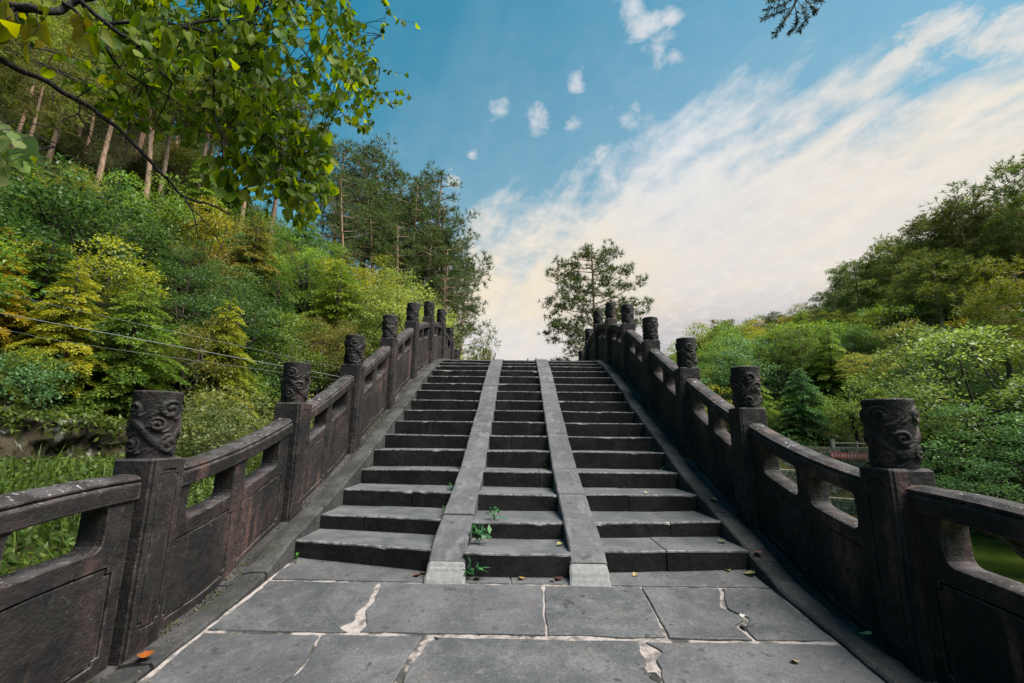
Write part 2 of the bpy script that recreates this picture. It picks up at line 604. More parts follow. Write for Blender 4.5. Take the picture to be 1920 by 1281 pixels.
def round_rect(u0, v0, u1, v1, r, n=4):
    out = []
    for (cx, cy, a0) in ((u1 - r, v1 - r, 0), (u0 + r, v1 - r, 90), (u0 + r, v0 + r, 180), (u1 - r, v0 + r, 270)):
        for k in range(n + 1):
            a = math.radians(a0 + 90 * k / n)
            out.append((cx + r * math.cos(a), cy + r * math.sin(a)))
    return out


def vnoise(x, seed):
    """smooth 1-D value noise in -1..1"""
    x = np.asarray(x, float)
    i = np.floor(x).astype(int)
    f = x - i
    f = f * f * (3 - 2 * f)
    h = lambda k: np.modf(np.abs(np.sin((k + seed * 57.3) * 12.9898) * 43758.5453))[0] * 2 - 1
    return h(i) * (1 - f) + h(i + 1) * f


def vnoise2(x, y, seed):
    x, y = np.asarray(x, float), np.asarray(y, float)
    i, j = np.floor(x).astype(int), np.floor(y).astype(int)
    f, g = x - i, y - j
    f, g = f * f * (3 - 2 * f), g * g * (3 - 2 * g)
    h = lambda a, b: np.modf(np.abs(np.sin(a * 127.1 + b * 311.7 + seed * 74.7) * 43758.5453))[0] * 2 - 1
    return (h(i, j) * (1 - f) + h(i + 1, j) * f) * (1 - g) + (h(i, j + 1) * (1 - f) + h(i + 1, j + 1) * f) * g


# ------------------------------------------------------------------ terrain
def toe(y):
    y = np.asarray(y, float)
    return np.where(y < 42, np.minimum(-9.3 + .115 * np.maximum(y, -20), -4.4), -4.47 - (y - 42) * .55)


BANK = np.array([(-2, 90), (3, 60), (7, 47), (14, 39), (24, 33), (29, 27), (31, 17), (32, -60)], float)
RIVER = np.vstack([BANK, [(2.7, -60), (2.7, 20), (-6, 60)]])


def in_poly(x, y, P):
    inside = np.zeros(np.shape(x), bool)
    n = len(P)
    for i in range(n):
        x0, y0 = P[i]
        x1, y1 = P[(i + 1) % n]
        c = ((y0 > y) != (y1 > y))
        xi = (x1 - x0) * (y - y0) / ((y1 - y0) if y1 != y0 else 1e-9) + x0
        inside ^= c & (x < xi)
    return inside


def dist_poly(x, y, P):
    best = np.full(np.shape(x), 1e9)
    for i in range(len(P) - 1):
        a, b = P[i], P[i + 1]
        ab = b - a
        t = np.clip(((x - a[0]) * ab[0] + (y - a[1]) * ab[1]) / (ab @ ab), 0, 1)
        best = np.minimum(best, np.hypot(x - a[0] - t * ab[0], y - a[1] - t * ab[1]))
    return best


WATER_Z = -5.5


def height(x, y):
    x, y = np.asarray(x, float), np.asarray(y, float)
    # left hill
    d = toe(y) - x
    rough = .5 * vnoise2(x * .25, y * .25, 3) + .25 * vnoise2(x * .7, y * .7, 5)
    base = -.75 - .95 * np.clip((x + 7.5) / 4.8, 0, 1)
    base = base - np.clip((y - 4) * .0, 0, 1)
    hl = base + np.where(d > 0, np.minimum(d * np.interp(y, [12, 36], [.56, .94]), 27 + d * .12) + rough * np.clip(d / 3, 0, 1), .08 * rough)
    hl = np.where((d > 0) & (y < 18), hl + .55 * np.clip(d / .6, 0, 1), hl)
    # right hill
    rv = in_poly(x, y, RIVER)
    e = dist_poly(x, y, BANK)
    slope = .52 - .0022 * np.clip(y - 20, 0, 90)
    hr = np.select([e < 1.3, e < 2.6], [-4.3, -2.6], -1.0) + np.clip(e - 5, 0, None) * slope * np.clip((e - 5) / 6, .4, 1) + rough * np.clip((e - 4) / 4, 0, 1)
    hr = np.minimum(hr, 24 + e * .05)
    inr = np.clip((x - 2.7) / 2.5, 0, 1)
    hriv = -1.4 - 5.4 * inr * np.clip((e) / 2.0, .7, 1)
    left = x < np.where(y < 20, 2.7, 2.7 - (y - 20) * .2175)
    right_side = ~left & ~rv
    out = np.where(left, hl, np.where(rv, hriv, hr))
    # far ground behind the bridge
    out = np.where(left & (d < 0), hl, out)
    return out


gx = np.concatenate([np.arange(-150, -14, 3.0), np.arange(-14, 4, .5), np.arange(4, 40, 1.0), np.arange(40, 190, 4.0), [260, 420, 800]])
gx = np.concatenate([[-800, -420, -240], gx])
gy = np.concatenate([[-400, -200, -90], np.arange(-40, 0, 4.0), np.arange(0, 30, .6), np.arange(30, 60, 1.2), np.arange(60, 180, 4.0), [260, 420, 800]])
GX, GY = np.meshgrid(gx, gy, indexing='ij')
GZ = height(GX, GY)
nxg, nyg = GX.shape
ii, jj = np.meshgrid(np.arange(nxg - 1), np.arange(nyg - 1), indexing='ij')
Q = np.stack([ii * nyg + jj, (ii + 1) * nyg + jj, (ii + 1) * nyg + jj + 1, ii * nyg + jj + 1], -1).reshape(-1, 4)
# leave the strip under the bridge's paving below it
under = (np.abs(GX) < 2.4) & (GY < 22)
GZ = np.where(under, np.minimum(GZ, -3.0), GZ)
ground = link('ground', mesh_np('ground', np.stack([GX, GY, GZ], -1).reshape(-1, 3), Q, smooth=True), M['ground'])
ground['kind'] = 'structure'
wm = MB()
wm.add([(2.5, -60, WATER_Z), (34, -60, WATER_Z), (34, 62, WATER_Z), (-6, 62, WATER_Z), (2.5, 22, WATER_Z)], [(0, 1, 2, 3, 4)])
water = link('water', wm.mesh('water'), M['water'])
water['kind'] = 'structure'

# ------------------------------------------------------------------ bridge: steps, ramps, kerbs
ZK = [-.775, -.66, -.52, -.37, -.19, -.03, .145, .31, .475, .645, .80, .97, 1.13, 1.27, 1.385, 1.49]
YK = [3.44, 3.85, 4.31, 4.75, 5.16, 5.53, 5.96, 6.40, 6.78, 7.11, 7.47, 7.88, 8.31, 8.70, 9.07, 9.40]
XS = [-1.6, -.58, -.35, .35, .58, 1.6]
YROW = {0: [3.48, 3.27, 3.21, 3.21, 3.30, 3.40], 1: [3.88, 3.70, 3.63, 3.63, 3.68, 3.82], 2: [4.34, 4.23, 4.15, 4.15, 4.19, 4.28], 3: [4.79, 4.72, 4.68, 4.68, 4.70, 4.74]}


def y_nose(k, x):
    if k in YROW:
        return np.interp(x, XS, YROW[k])
    return YK[k] + .03 * np.interp(x, XS, [.8, 0, -.6, -.6, 0, -.2]) * (1 if k < 9 else .4)


def pave_z(y):
    y = np.asarray(y, float)
    return -.925 + .11 * (y - 3.2)


_dy = np.array([-9, 2.0, 3.0, 3.12] + YK + [9.9, 10.5, 11.2, 11.9, 12.5, 13.0] + [22.4 - y for y in YK[::-1]] + [19.3, 20.5, 26])
_dz = np.array([pave_z(-9) + .015, pave_z(2.0) + .015, pave_z(3.0) + .015, -.905] + [z + .02 for z in ZK] + [1.60, 1.67, 1.69, 1.67, 1.60, 1.51] + [z + .02 for z in ZK[::-1]] + [-.93, -1.0, -1.1])
_fy = np.arange(-9, 26, .05)
_fz = np.interp(_fy, _dy, _dz)
_fz = np.convolve(np.pad(_fz, 4, mode='edge'), np.ones(9) / 9, 'valid')


def deck(y):
    return np.interp(y, _fy, _fz)


BB = (0, 3.2, -.925)
bridge = empty('stone_bridge', BB, 'steep arched stone bridge with three dark flights of steps split by two smooth stone ramps', 'bridge')
# masonry body under the steps with its arch
ys = np.arange(2.9, 19.6, .25)
top = [(y, float(deck(y)) - .30) for y in ys]
arch = [(11.2 + 5.6 * math.cos(a), -6.8 + 6.6 * math.sin(a)) for a in np.linspace(0, math.pi, 25)]
outl = [(2.9, -6.8)] + top + [(19.5, -6.8)] + arch[0:]
V, Fs = fill2d([outl], 2.27, 0.0)
body = MB()
body.add([(w_, u, v) for u, v, w_ in V], Fs)
part('arch_body', body, M['core'], bridge, BB)
# deck surface over the crown
dk = MB()
yy = np.arange(9.55, 19.3, .3)
Vd = []
for y in yy:
    Vd += [(-1.6, y, float(deck(y)) - .02), (1.6, y, float(deck(y)) - .02)]
dk.add(Vd, [(2 * i, 2 * i + 1, 2 * i + 3, 2 * i + 2) for i in range(len(yy) - 1)])
part('crown_paving', dk, M['tread'], bridge, BB)


def step_block(k, x0, x1, seed):
    zt, zb = ZK[k], (ZK[k - 1] - .08 if k else -1.02)
    n = max(4, int((x1 - x0) / .055))
    xs = np.linspace(x0, x1, n + 1)
    yf = y_nose(k, xs) + .004 * vnoise(xs * 5, seed) + .002 * vnoise(xs * 23, seed + 1)
    yb = (y_nose(k + 1, xs) if k < 15 else np.full(n + 1, 9.9)) + .05
    tilt = random.uniform(-.006, .006)
    zz = zt + .004 * vnoise(xs * 2, seed + 2) + .001 * vnoise(xs * 17, seed + 3) + tilt * (xs - (x0 + x1) / 2)
    chip = np.clip(vnoise(xs * 11, seed + 4) - .74, 0, 1) * .06
    rows = [np.stack([xs, yf + .014, np.full(n + 1, zb)], -1),
            np.stack([xs, yf + .002 + chip * .5, zz - .013 - chip], -1),
            np.stack([xs, yf + .004 + chip, zz - .004 - chip * .6], -1),
            np.stack([xs, yf + .014 + chip * 1.2, zz - .001], -1),
            np.stack([xs, yf + (yb - yf) * .5, zz - .004 + .003 * vnoise(xs * 5, seed + 6)], -1),
            np.stack([xs, yb, zz], -1),
            np.stack([xs, yb, np.full(n + 1, zb)], -1)]
    Vv = np.concatenate(rows)
    nr = len(rows)
    Ff, mi = [], []
    for r in range(nr - 1):
        for i in range(n):
            Ff.append((r * (n + 1) + i, r * (n + 1) + i + 1, (r + 1) * (n + 1) + i + 1, (r + 1) * (n + 1) + i))
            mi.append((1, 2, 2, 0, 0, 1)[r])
    Ff.append(tuple(r * (n + 1) for r in range(nr)))
    mi.append(1)
    Ff.append(tuple(r * (n + 1) + n for r in range(nr))[::-1])
    mi.append(1)
    mb = MB()
    mb.add(Vv, Ff, mi)
    return mb


SPLIT = {(0, 2): 1.02, (2, 0): -.95, (2, 2): .98, (7, 2): 1.15, (10, 0): -.85, (5, 1): -.08, (9, 1): .1, (12, 2): 1.1, (1, 0): -1.22, (1, 2): 1.19, (5, 2): 1.30, (6, 0): -1.1, (3, 1): .21, (8, 0): -.9, (9, 2): 1.0, (11, 0): -1.2, (4, 2): 1.22}
for k in range(16):
    for fl, (x0, x1) in enumerate(((-1.6, -.578), (-.352, .352), (.578, 1.6))):
        cuts = [x0, x1]
        if (k, fl) in SPLIT:
            cuts = [x0, SPLIT[(k, fl)], x1]
        for a, b in zip(cuts[:-1], cuts[1:]):
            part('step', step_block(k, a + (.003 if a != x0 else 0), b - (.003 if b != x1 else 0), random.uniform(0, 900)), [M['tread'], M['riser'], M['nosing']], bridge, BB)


def sweep(mb, ys, prof_fn, mi=0, caps=True):
    """prof_fn(y) -> closed polygon [(x, z)...] at each y"""
    rings = [[(x, y, z) for x, z in prof_fn(y)] for y in ys]
    n = len(rings[0])
    V = [p for r in rings for p in r]
    Fs = [(i * n + j, i * n + (j + 1) % n, (i + 1) * n + (j + 1) % n, (i + 1) * n + j) for i in range(len(rings) - 1) for j in range(n)]
    if caps:
        Fs.append(tuple(range(n))[::-1])
        Fs.append(tuple((len(rings) - 1) * n + j for j in range(n)))
    mb.add(V, Fs, mi)


# two smooth ramps between the flights, each a row of long stones ending in a pale cement toe
def ramp_line(y, side_):
    # follows the nosings of the centre flight
    yc = np.array([y_nose(k, side_ * .46) for k in range(16)])
    return np.interp(y, np.concatenate([[3.10, 3.20], yc + .03, [9.9]]), np.concatenate([[-.96, -.822], np.array(ZK) + .030, [1.60]]))


for sd in (-1, 1):
    y = 3.25
    first = True
    jn = [3.197, 3.72, 4.05, 4.72, 5.6, 6.35, 7.3, 8.25, 9.9] if sd < 0 else [3.197, 4.12, 4.7, 5.55, 6.6, 7.5, 8.6, 9.9]
    for a, b in zip(jn[:-1], jn[1:]):
        mb = MB()
        sd_ = random.uniform(0, 500)
        lift = random.uniform(-.006, .006)

        def prof(yv, s=sd, q_=sd_, lf=lift):
            xi, xo = .345, .583
            z = float(ramp_line(yv, s)) + lf + .003 * float(vnoise(yv * 6, q_))
            e1, e2 = .004 * float(vnoise(yv * 9, q_ + 1)), .004 * float(vnoise(yv * 9, q_ + 2))
            P = [(xi + e1, z - .30), (xo + e2, z - .30), (xo + e2, z - .010), (xo - .010 + e2, z), (xi + .010 + e1, z), (xi + e1, z - .010)]
            P = [(s * x, zz) for x, zz in P]
            return P if s > 0 else P[::-1]
        sweep(mb, np.linspace(a + .004, b - .004, max(3, int((b - a) / .08))), prof)
        part('ramp_stone', mb, M['ramp'], bridge, BB)
    # cement toe
    mb = MB()

    def prof_t(yv, s=sd):
        z = float(np.interp(yv, [3.11, 3.125, 3.16, 3.195], [-.940, -.918, -.868, -.826])) + .003 * random.uniform(-1, 1)
        wv = .004 * random.uniform(-1, 1)
        xi, xo = .338 + wv - .08 * max(0, 3.195 - yv), .586 - wv + .08 * max(0, 3.195 - yv)
        P = [(xi, -1.0), (xo, -1.0), (xo, z - .012), (xo - .014, z), (xi + .014, z), (xi, z - .012)]
        P = [(s * x, zz) for x, zz in P]
        return P if s > 0 else P[::-1]
    sweep(mb, np.linspace(3.11, 3.195, 9), prof_t)
    part('cement_toe', mb, M['cement'], bridge, BB)

# kerb stones along both sides, up the slope and along the landing
for sd in (-1, 1):
    y = -4.0
    edges = [y]
    while edges[-1] < 19:
        edges.append(edges[-1] + random.uniform(1.0, 1.6))
    edges = [e for e in edges if abs(e - 3.12) > .5 and abs(e - 3.95) > .5] + [3.12, 3.95]
    edges.sort()
    for a, b in zip(edges[:-1], edges[1:]):
        mb = MB()
        q_ = random.uniform(0, 500)
        lf = random.uniform(-.004, .006)

        def prof(yv, s=sd, q=q_, lf=lf):
            z = float(deck(yv)) + lf
            a0 = 1.602 + .006 * float(vnoise(yv * 8, q)) + .004 * float(vnoise(yv * 31, q + 3))
            zi = z + .005 * float(vnoise(yv * 7, q + 1))
            zm = z - .004 + .009 * float(vnoise(yv * 11, q + 2))
            P = [(a0, z - .32), (2.24, z - .32), (2.24, z - .088), (1.84, z - .088), (1.79, zm - .060), (1.755, zm - .012), (1.70, zm), (a0 + .012, zi), (a0, zi - .012)]
            P = [(s * x, zz) for x, zz in P]
            return P if s > 0 else P[::-1]
        sweep(mb, np.linspace(a + .004, b - .004, max(4, int((b - a) / .06))), prof)
        part('kerb_stone', mb, M['kerb'], bridge, BB)

# ------------------------------------------------------------------ landing: mortar bed and slabs
pm_ = MB()
gy_ = np.arange(-4.0, 3.56, .06)
gx_ = np.linspace(-1.6, 1.6, 60)
Vp = [(x, y, float(pave_z(y)) - .0085 + .0030 * float(vnoise2(x * 9, y * 9, 8)) + .003 * float(vnoise2(x * 26, y * 26, 9))) for y in gy_ for x in gx_]
nxp = len(gx_)
pm_.add(Vp, [(j * nxp + i, j * nxp + i + 1, (j + 1) * nxp + i + 1, (j + 1) * nxp + i) for j in range(len(gy_) - 1) for i in range(nxp - 1)])
pavement = link('pavement', pm_.mesh('pavement', True), M['mortar'])
pavement['kind'] = 'structure'
# rows (far edge, near edge); joints: x far, x near, half width, bumps (y, left, right, spread), zigzag
PAVE = [
    (3.52, 3.130, [(-.06, -.04, .004, [], .02)]),
    (3.118, 2.540, [(-.87, -.82, .013, [(2.60, .085, .030, .05), (2.72, .02, .012, .06)], .02), (.165, .15, .004, [(3.09, .01, .01, .03)], .012), (.775, .76, .004, [(2.60, .01, .006, .08)], .006), (1.27, 1.19, .013, [(2.68, .03, .0, .04), (2.9, .008, .006, .06)], .055)]),
    (2.520, 1.86, [(-.985, -.95, .005, [(2.45, .006, .005, .06), (2.25, .010, 0, .04)], .03), (-.46, -.53, .015, [(2.49, .0, .06, .035), (2.36, .03, 0, .05), (2.1, .012, .01, .08)], .03), (.61, .60, .018, [(2.43, .004, .055, .05), (2.30, .02, .02, .06)], .03)]),
    (1.84, 1.2, [(-.7, -.72, .01, [], .02), (.1, .1, .008, [], .02), (.95, .9, .012, [], .02)]),
    (1.18, .5, [(-1.0, -1.0, .01, [], .02), (-.2, -.2, .01, [], .02), (.6, .6, .01, [], .02)]),
    (.48, -.25, [(-.6, -.6, .01, [], .02), (.4, .4, .01, [], .02)]),
    (-.27, -1.0, [(-.9, -.9, .01, [], .02), (0, 0, .01, [], .02), (.9, .9, .01, [], .02)]),
    (-1.02, -1.8, [(-.5, -.5, .01, [], .02), (.5, .5, .01, [], .02)]),
]


def g_(x, c, s_):
    return math.exp(-((x - c) / s_) ** 2)


def cross_gap(u, y):
    """how far the slab edge retreats from a joint running across the landing"""
    r = .0035 * (1 + float(vnoise(u * 5, y * 9))) + .0025 * (1 + float(vnoise(u * 19, y * 5)))
    if 2.45 < y < 2.6:
        r += .011 * g_(u, .28, .22) + .008 * g_(u, -.2, .2) + .010 * g_(u, .75, .12) + .004 * g_(u, -.75, .1)
    if 3.05 < y < 3.2:
        r += .005 * g_(u, -1.15, .2) + .006 * g_(u, .4, .12)
    return r


for yf_, yn_, joints in PAVE:
    js = [(-1.59, -1.59, .014, [(2.95, 0, .012, .15), (2.2, 0, .008, .2)], .0)] + joints + [(1.592, 1.592, .006, [], .0)]
    for ji, ((fa, na, wa, ba, za_), (fb, nb, wb, bb, zb_)) in enumerate(zip(js[:-1], js[1:])):
        n = 22

        def edge(f, nn, wd, bumps, zg, side_, v, k):
            t = (v - yn_) / (yf_ - yn_)
            x = nn + (f - nn) * t + zg * float(vnoise(v * 8, k)) * math.sin(math.pi * t)
            g = wd * (1 + .5 * float(vnoise(v * 17, k + 3 + side_))) + .003 * abs(float(vnoise(v * 43, k + side_))) + sum(b[1 if side_ < 0 else 2] * g_(v, b[0], b[3]) for b in bumps)
            return x + side_ * g
        vs = np.linspace(yn_, yf_, n)
        us0 = edge(fa, na, wa, ba, za_, 1, yn_, fa * 31)
        us1 = edge(fb, nb, wb, bb, zb_, -1, yn_, fb * 31)
        near = [(u, yn_ + cross_gap(u, yn_)) for u in np.linspace(us0, us1, 34)]
        right = [(edge(fb, nb, wb, bb, zb_, -1, v, fb * 31), v) for v in vs[1:-1]]
        us0 = edge(fa, na, wa, ba, za_, 1, yf_, fa * 31)
        us1 = edge(fb, nb, wb, bb, zb_, -1, yf_, fb * 31)
        far = [(u, yf_ - cross_gap(u, yf_)) for u in np.linspace(us1, us0, 34)]
        left = [(edge(fa, na, wa, ba, za_, 1, v, fa * 31), v) for v in vs[::-1][1:-1]]
        Vs, Fs = fill2d([near + right + far + left], .026, .005, 1)
        cu_, cv_ = (fa + fb) / 2, (yf_ + yn_) / 2
        tx, ty, hz = random.uniform(-.003, .003), random.uniform(-.003, .003), random.uniform(-.001, .003)
        mb = MB()
        mb.add([(u, v, float(pave_z(v)) - .031 + w_ + tx * (u - cu_) + ty * (v - cv_) + hz) for u, v, w_ in Vs], Fs)
        part('paving_slab', mb, M['paving'], pavement, (0, 0, 0))
# rough stones bedded in the widest joint
for x, y, r in ((.60, 2.24, .035), (.635, 2.17, .022), (1.19, 2.66, .02)):
    mb = MB()
    for k_ in range(1):
        nn = 10
        Vb = [(x + r * random.uniform(.7, 1.1) * math.cos(a), y + r * 1.5 * random.uniform(.7, 1.1) * math.sin(a), float(pave_z(y)) - .02) for a in np.linspace(0, 2 * math.pi, nn, endpoint=False)]
        Vt = [(x + (a - x) * .7, y + (b - y) * .7, float(pave_z(y)) + random.uniform(.0, .008)) for a, b, _ in Vb]
        mb.add(Vb + Vt, [(i, (i + 1) % nn, nn + (i + 1) % nn, nn + i) for i in range(nn)] + [tuple(range(nn, 2 * nn))])
    part('joint_stone', mb, M['kerb'], pavement, (0, 0, 0))

# ------------------------------------------------------------------ balustrades
POST_Y = [.88, 2.36, 3.85, 5.18, 6.56, 7.93, 9.38, 10.9, 12.4, 13.9, 15.3, 16.7, 18.1]
POST_Z = [-.28, -.15, .235, .765, 1.37, 1.965, 2.42, 2.67, 2.55, 2.2, 1.65, 1.05, .5]
PW = .215                       # post width
A0 = 1.85                       # inner face of the posts


def notched(u0, v0, u1, v1, n):
    return [(u0, v0 + n), (u0 + n, v0 + n), (u0 + n, v0), (u1 - n, v0), (u1 - n, v0 + n), (u1, v0 + n), (u1, v1 - n), (u1 - n, v1 - n), (u1 - n, v1), (u0 + n, v1), (u0 + n, v1 - n), (u0, v1 - n)]


def carved_head(seed, hgt, res=(96, 64)):
    """cylinder carved with curling clouds and wavy bands in relief"""
    rs = np.random.default_rng(seed)
    na, nz_ = res
    th = np.linspace(0, 2 * math.pi, na, endpoint=False)
    zz = np.linspace(0, 1, nz_)
    T, Z = np.meshgrid(th, zz)
    R0 = .099 + .012 * Z ** 1.5 + .003 * np.sin(3 * T + seed)
    rel = np.zeros_like(T)
    S = T * .105                                      # arc length
    per = 2 * math.pi * .105
    curls = []
    for row, zc in enumerate((.17, .45, .72)):
        nrow = 4
        for i in range(nrow):
            curls.append(((i + .5 * (row % 2) + rs.uniform(-.12, .12)) * per / nrow, (zc + rs.uniform(-.05, .05)) * hgt, rs.uniform(.040, .056), rs.choice([-1, 1]), rs.uniform(0, 6.28)))
    for cs, cz, rr, sg, ph in curls:
        ds = (S - cs + per / 2) % per - per / 2
        dz = Z * hgt - cz
        r = np.hypot(ds, dz * 1.05)
        ang = np.arctan2(dz, ds * sg)
        spiral = np.cos(ang + ph - r / rr * 9.0)
        m = np.clip((rr * 1.05 - r) / (rr * .25), 0, 1)
        lump = (.002 + .0125 * np.clip((spiral + .25) / .25, 0, 1)) * m
        rel = np.maximum(rel, lump + .004 * m)
        # tail of the cloud
        tail = np.exp(-((dz + .35 * rr * np.sin(ds / rr * 2.2) + .55 * rr) / (.16 * rr)) ** 2) * np.clip(1 - abs(ds) / (rr * 2.1), 0, 1)
        rel = np.maximum(rel, .010 * np.clip(tail * 2, 0, 1))
    # undulating dragon body winding round the drum
    body_ = np.exp(-((Z * hgt - hgt * (.32 + .18 * np.sin(T * 2 + seed) + .07 * T / 3.14)) / .020) ** 2)
    rel = np.maximum(rel, .013 * np.clip(body_ * 1.6, 0, 1))
    rel *= np.clip((1 - Z) / .04, .35, 1) * np.clip(Z / .03, .3, 1)
    R = R0 + rel * .78 + .002 * rs.standard_normal(T.shape) * .6
    edge = np.clip((1 - Z) / .03, 0, 1)
    R = R * (1 - .06 * (1 - edge) ** 2)
    V = np.stack([R * np.cos(T), R * np.sin(T), Z * hgt], -1).reshape(-1, 3)
    i, j = np.meshgrid(np.arange(nz_ - 1), np.arange(na), indexing='ij')
    j2 = (j + 1) % na
    Q = np.stack([i * na + j, i * na + j2, (i + 1) * na + j2, (i + 1) * na + j], -1).reshape(-1, 4)
    V = np.vstack([V, [[0, 0, hgt + .004]]])
    c = len(V) - 1
    jj_ = np.arange(na)
    tr = np.stack([(nz_ - 1) * na + jj_, (nz_ - 1) * na + (jj_ + 1) % na, np.full(na, c)], -1)
    return mesh_np('carved_head', V, Q, tr, smooth=True)


def flipif(s, Fs):
    return [f[::-1] for f in Fs] if s < 0 else Fs


for s, nm in ((-1, 'left'), (1, 'right')):
    bal_base = (s * 1.96, 2.36, float(deck(2.36)))
    bal = empty('stone_balustrade', bal_base,
                '%s carved stone balustrade climbing the %s edge of the steps' % ('purplish brown' if s < 0 else 'nearly black', nm),
                'balustrade', 'balustrades flanking the bridge steps')
    for i, (py, pz) in enumerate(zip(POST_Y, POST_Z)):
        zb = float(deck(py + .1)) - .09
        mb = MB()
        # square shaft with chamfered arrises
        hw, ch = PW / 2, .012
        ctr = (s * (A0 + hw), py + hw)
        ring = [(-hw, -hw + ch), (-hw + ch, -hw), (hw - ch, -hw), (hw, -hw + ch), (hw, hw - ch), (hw - ch, hw), (-hw + ch, hw), (-hw, hw - ch)]
        levels = [(zb - .1, 0), (zb + .25, .001 * random.uniform(-1, 1)), ((zb + pz) / 2, .0015), (pz - .012, 0), (pz, -.010)]
        Vv = []
        lean = random.uniform(-.004, .004)
        for z_, g in levels:
            f = 1 + g / hw
            Vv += [(ctr[0] + x * f + lean * (z_ - zb), ctr[1] + y * f, z_) for x, y in ring]
        Fs = [(l * 8 + j, l * 8 + (j + 1) % 8, (l + 1) * 8 + (j + 1) % 8, (l + 1) * 8 + j) for l in range(len(levels) - 1) for j in range(8)] + [tuple(32 + j for j in range(8))]
        mb.add(Vv, Fs)
        post = part('post', mb, M['rail'], bal, bal_base)
        if i <= 9:
            # sunk-edged field on the inner face, and one on the face towards the viewer
            pl, Fp = fill2d([round_rect(.006, zb - .05, PW - .006, pz - .004, .004, 1), notched(.042, zb + .12, PW - .042, pz - .055, .024)], .005, .003)
            mb = MB()
            mb.add([(s * (A0 - .004 - w_), py + u, v) for u, v, w_ in pl], flipif(-s, Fp))
            part('facing', mb, M['rail'], post, bal_base)
            pl, Fp = fill2d([notched(.050, zb + .128, PW - .050, pz - .063, .024)], .005, .003)
            mb = MB()
            mb.add([(s * (A0 - .003 - w_), py + u, v) for u, v, w_ in pl], flipif(-s, Fp))
            part('sunk_field', mb, M['rail'], post, bal_base)
            hd = link('carved_head', carved_head(40 + i * 3 + (s > 0), .352 if i < 5 else .345, (150, 96) if 1 <= i <= 3 else (72, 46)), M['rail'], post)
            hd.location = (ctr[0] - bal_base[0], ctr[1] - bal_base[1], pz - .002 - bal_base[2])
            hd.rotation_euler = (random.uniform(-.02, .02), random.uniform(-.02, .02), random.uniform(0, 6.28))
    # panels between the posts
    for i in range(len(POST_Y) - 1):
        y0, y1 = POST_Y[i] + PW + .006, POST_Y[i + 1] - .012
        L = y1 - y0
        za, zc = POST_Z[i] - .055, POST_Z[i + 1] - .135
        if i == 0:
            za, zc = -.375, -.225
        if i >= 6:
            za, zc = POST_Z[i] - .08, POST_Z[i + 1] - .08
        if i == 7:
            za, zc = POST_Z[i] - .10, POST_Z[i + 1] - .04
        sag = {0: -.03, 1: .036, 2: .012, 3: 0, 4: -.01, 5: -.035, 6: -.05}.get(i, -.03)

        def rt(y, y0=y0, L=L, za=za, zc=zc, sag=sag):
            t = (np.asarray(y) - y0) / L
            return za + (zc - za) * t - sag * 4 * t * (1 - t)
        pn_b = float(deck((y0 + y1) / 2))
        # plate with two openings, drawn flat (v measured from the rail's top) and sheared along the rail
        e0, p0, p1, e1 = .115 * L, .445 * L, .545 * L, .885 * L
        outer = densify([(0, -.95), (L, -.95), (L, -.06), (0, -.06)], .05)
        holes = [densify(round_rect(e0, -.325, p0, -.118, .042, 3), .05), densify(round_rect(p1, -.325, e1, -.118, .042, 3), .05)]
        fields = [densify(notched(u0, -.875, u1, -.405, .03), .06) for u0, u1 in ((.05 * L, .465 * L), (.535 * L, .95 * L))] if i <= 7 else []
        def plate_z(u, v):
            y = y0 + u
            r = float(rt(y))
            if v > -.5:
                return r + v
            base = float(deck(y)) - .10
            f = (v + .95) / .45
            return base + (r - .5 - base) * f
        bent = lambda poly: [(u, plate_z(u, v)) for u, v in poly]
        front = [bent(q_) for q_ in [outer] + holes + fields]
        back = [bent(q_) for q_ in [outer] + holes]
        layers = [(fill2d(front, .013, .004, 1), 1.914 + .006), (fill2d(back, .048, .004, 1), 1.982)]
        mb = MB()
        for (Vp, Fp), a_ in layers:
            mb.add([(s * (a_ + w_), y0 + u, v) for u, v, w_ in Vp], flipif(s, Fp))
        pan = part('balustrade_panel', mb, M['rail'], bal, bal_base)
        # hand rail with a moulded edge
        mb = MB()
        q_ = random.uniform(0, 900)

        def rprof(y, s=s, q=q_):
            r = float(rt(y))
            j = .003 * float(vnoise(y * 7, q)) + .002 * float(vnoise(y * 21, q + 3))
            P = [(1.893, -.122), (1.888, -.115), (1.886, -.050), (1.890, -.042), (1.901, -.038), (1.901, -.030), (1.892, -.026), (1.893, -.018), (1.925, -.001 + j), (1.965, .001 + j), (2.005, -.001 + j), (2.037, -.018), (2.038, -.026), (2.029, -.034), (2.044, -.045), (2.044, -.115), (2.037, -.122)]
            P = [(s * x, r + z) for x, z in P]
            return P if s < 0 else P[::-1]
        sweep(mb, np.linspace(y0 - .002, y1 + .002, 18), rprof)
        part('hand_rail', mb, M['rail'], pan, bal_base)
        if i <= 7:
            for u0, u1 in ((.05 * L + .009, .465 * L - .009), (.535 * L + .009, .95 * L - .009)):
                pl, Fp = fill2d([bent(densify(notched(u0, -.866, u1, -.414, .03), .06))], .011, .004)
                mb = MB()
                dp = random.uniform(-.001, .002)
                mb.add([(s * (1.921 + dp + w_), y0 + u, v) for u, v, w_ in pl], flipif(s, Fp))
                part('sunk_field', mb, M['rail'], pan, bal_base)

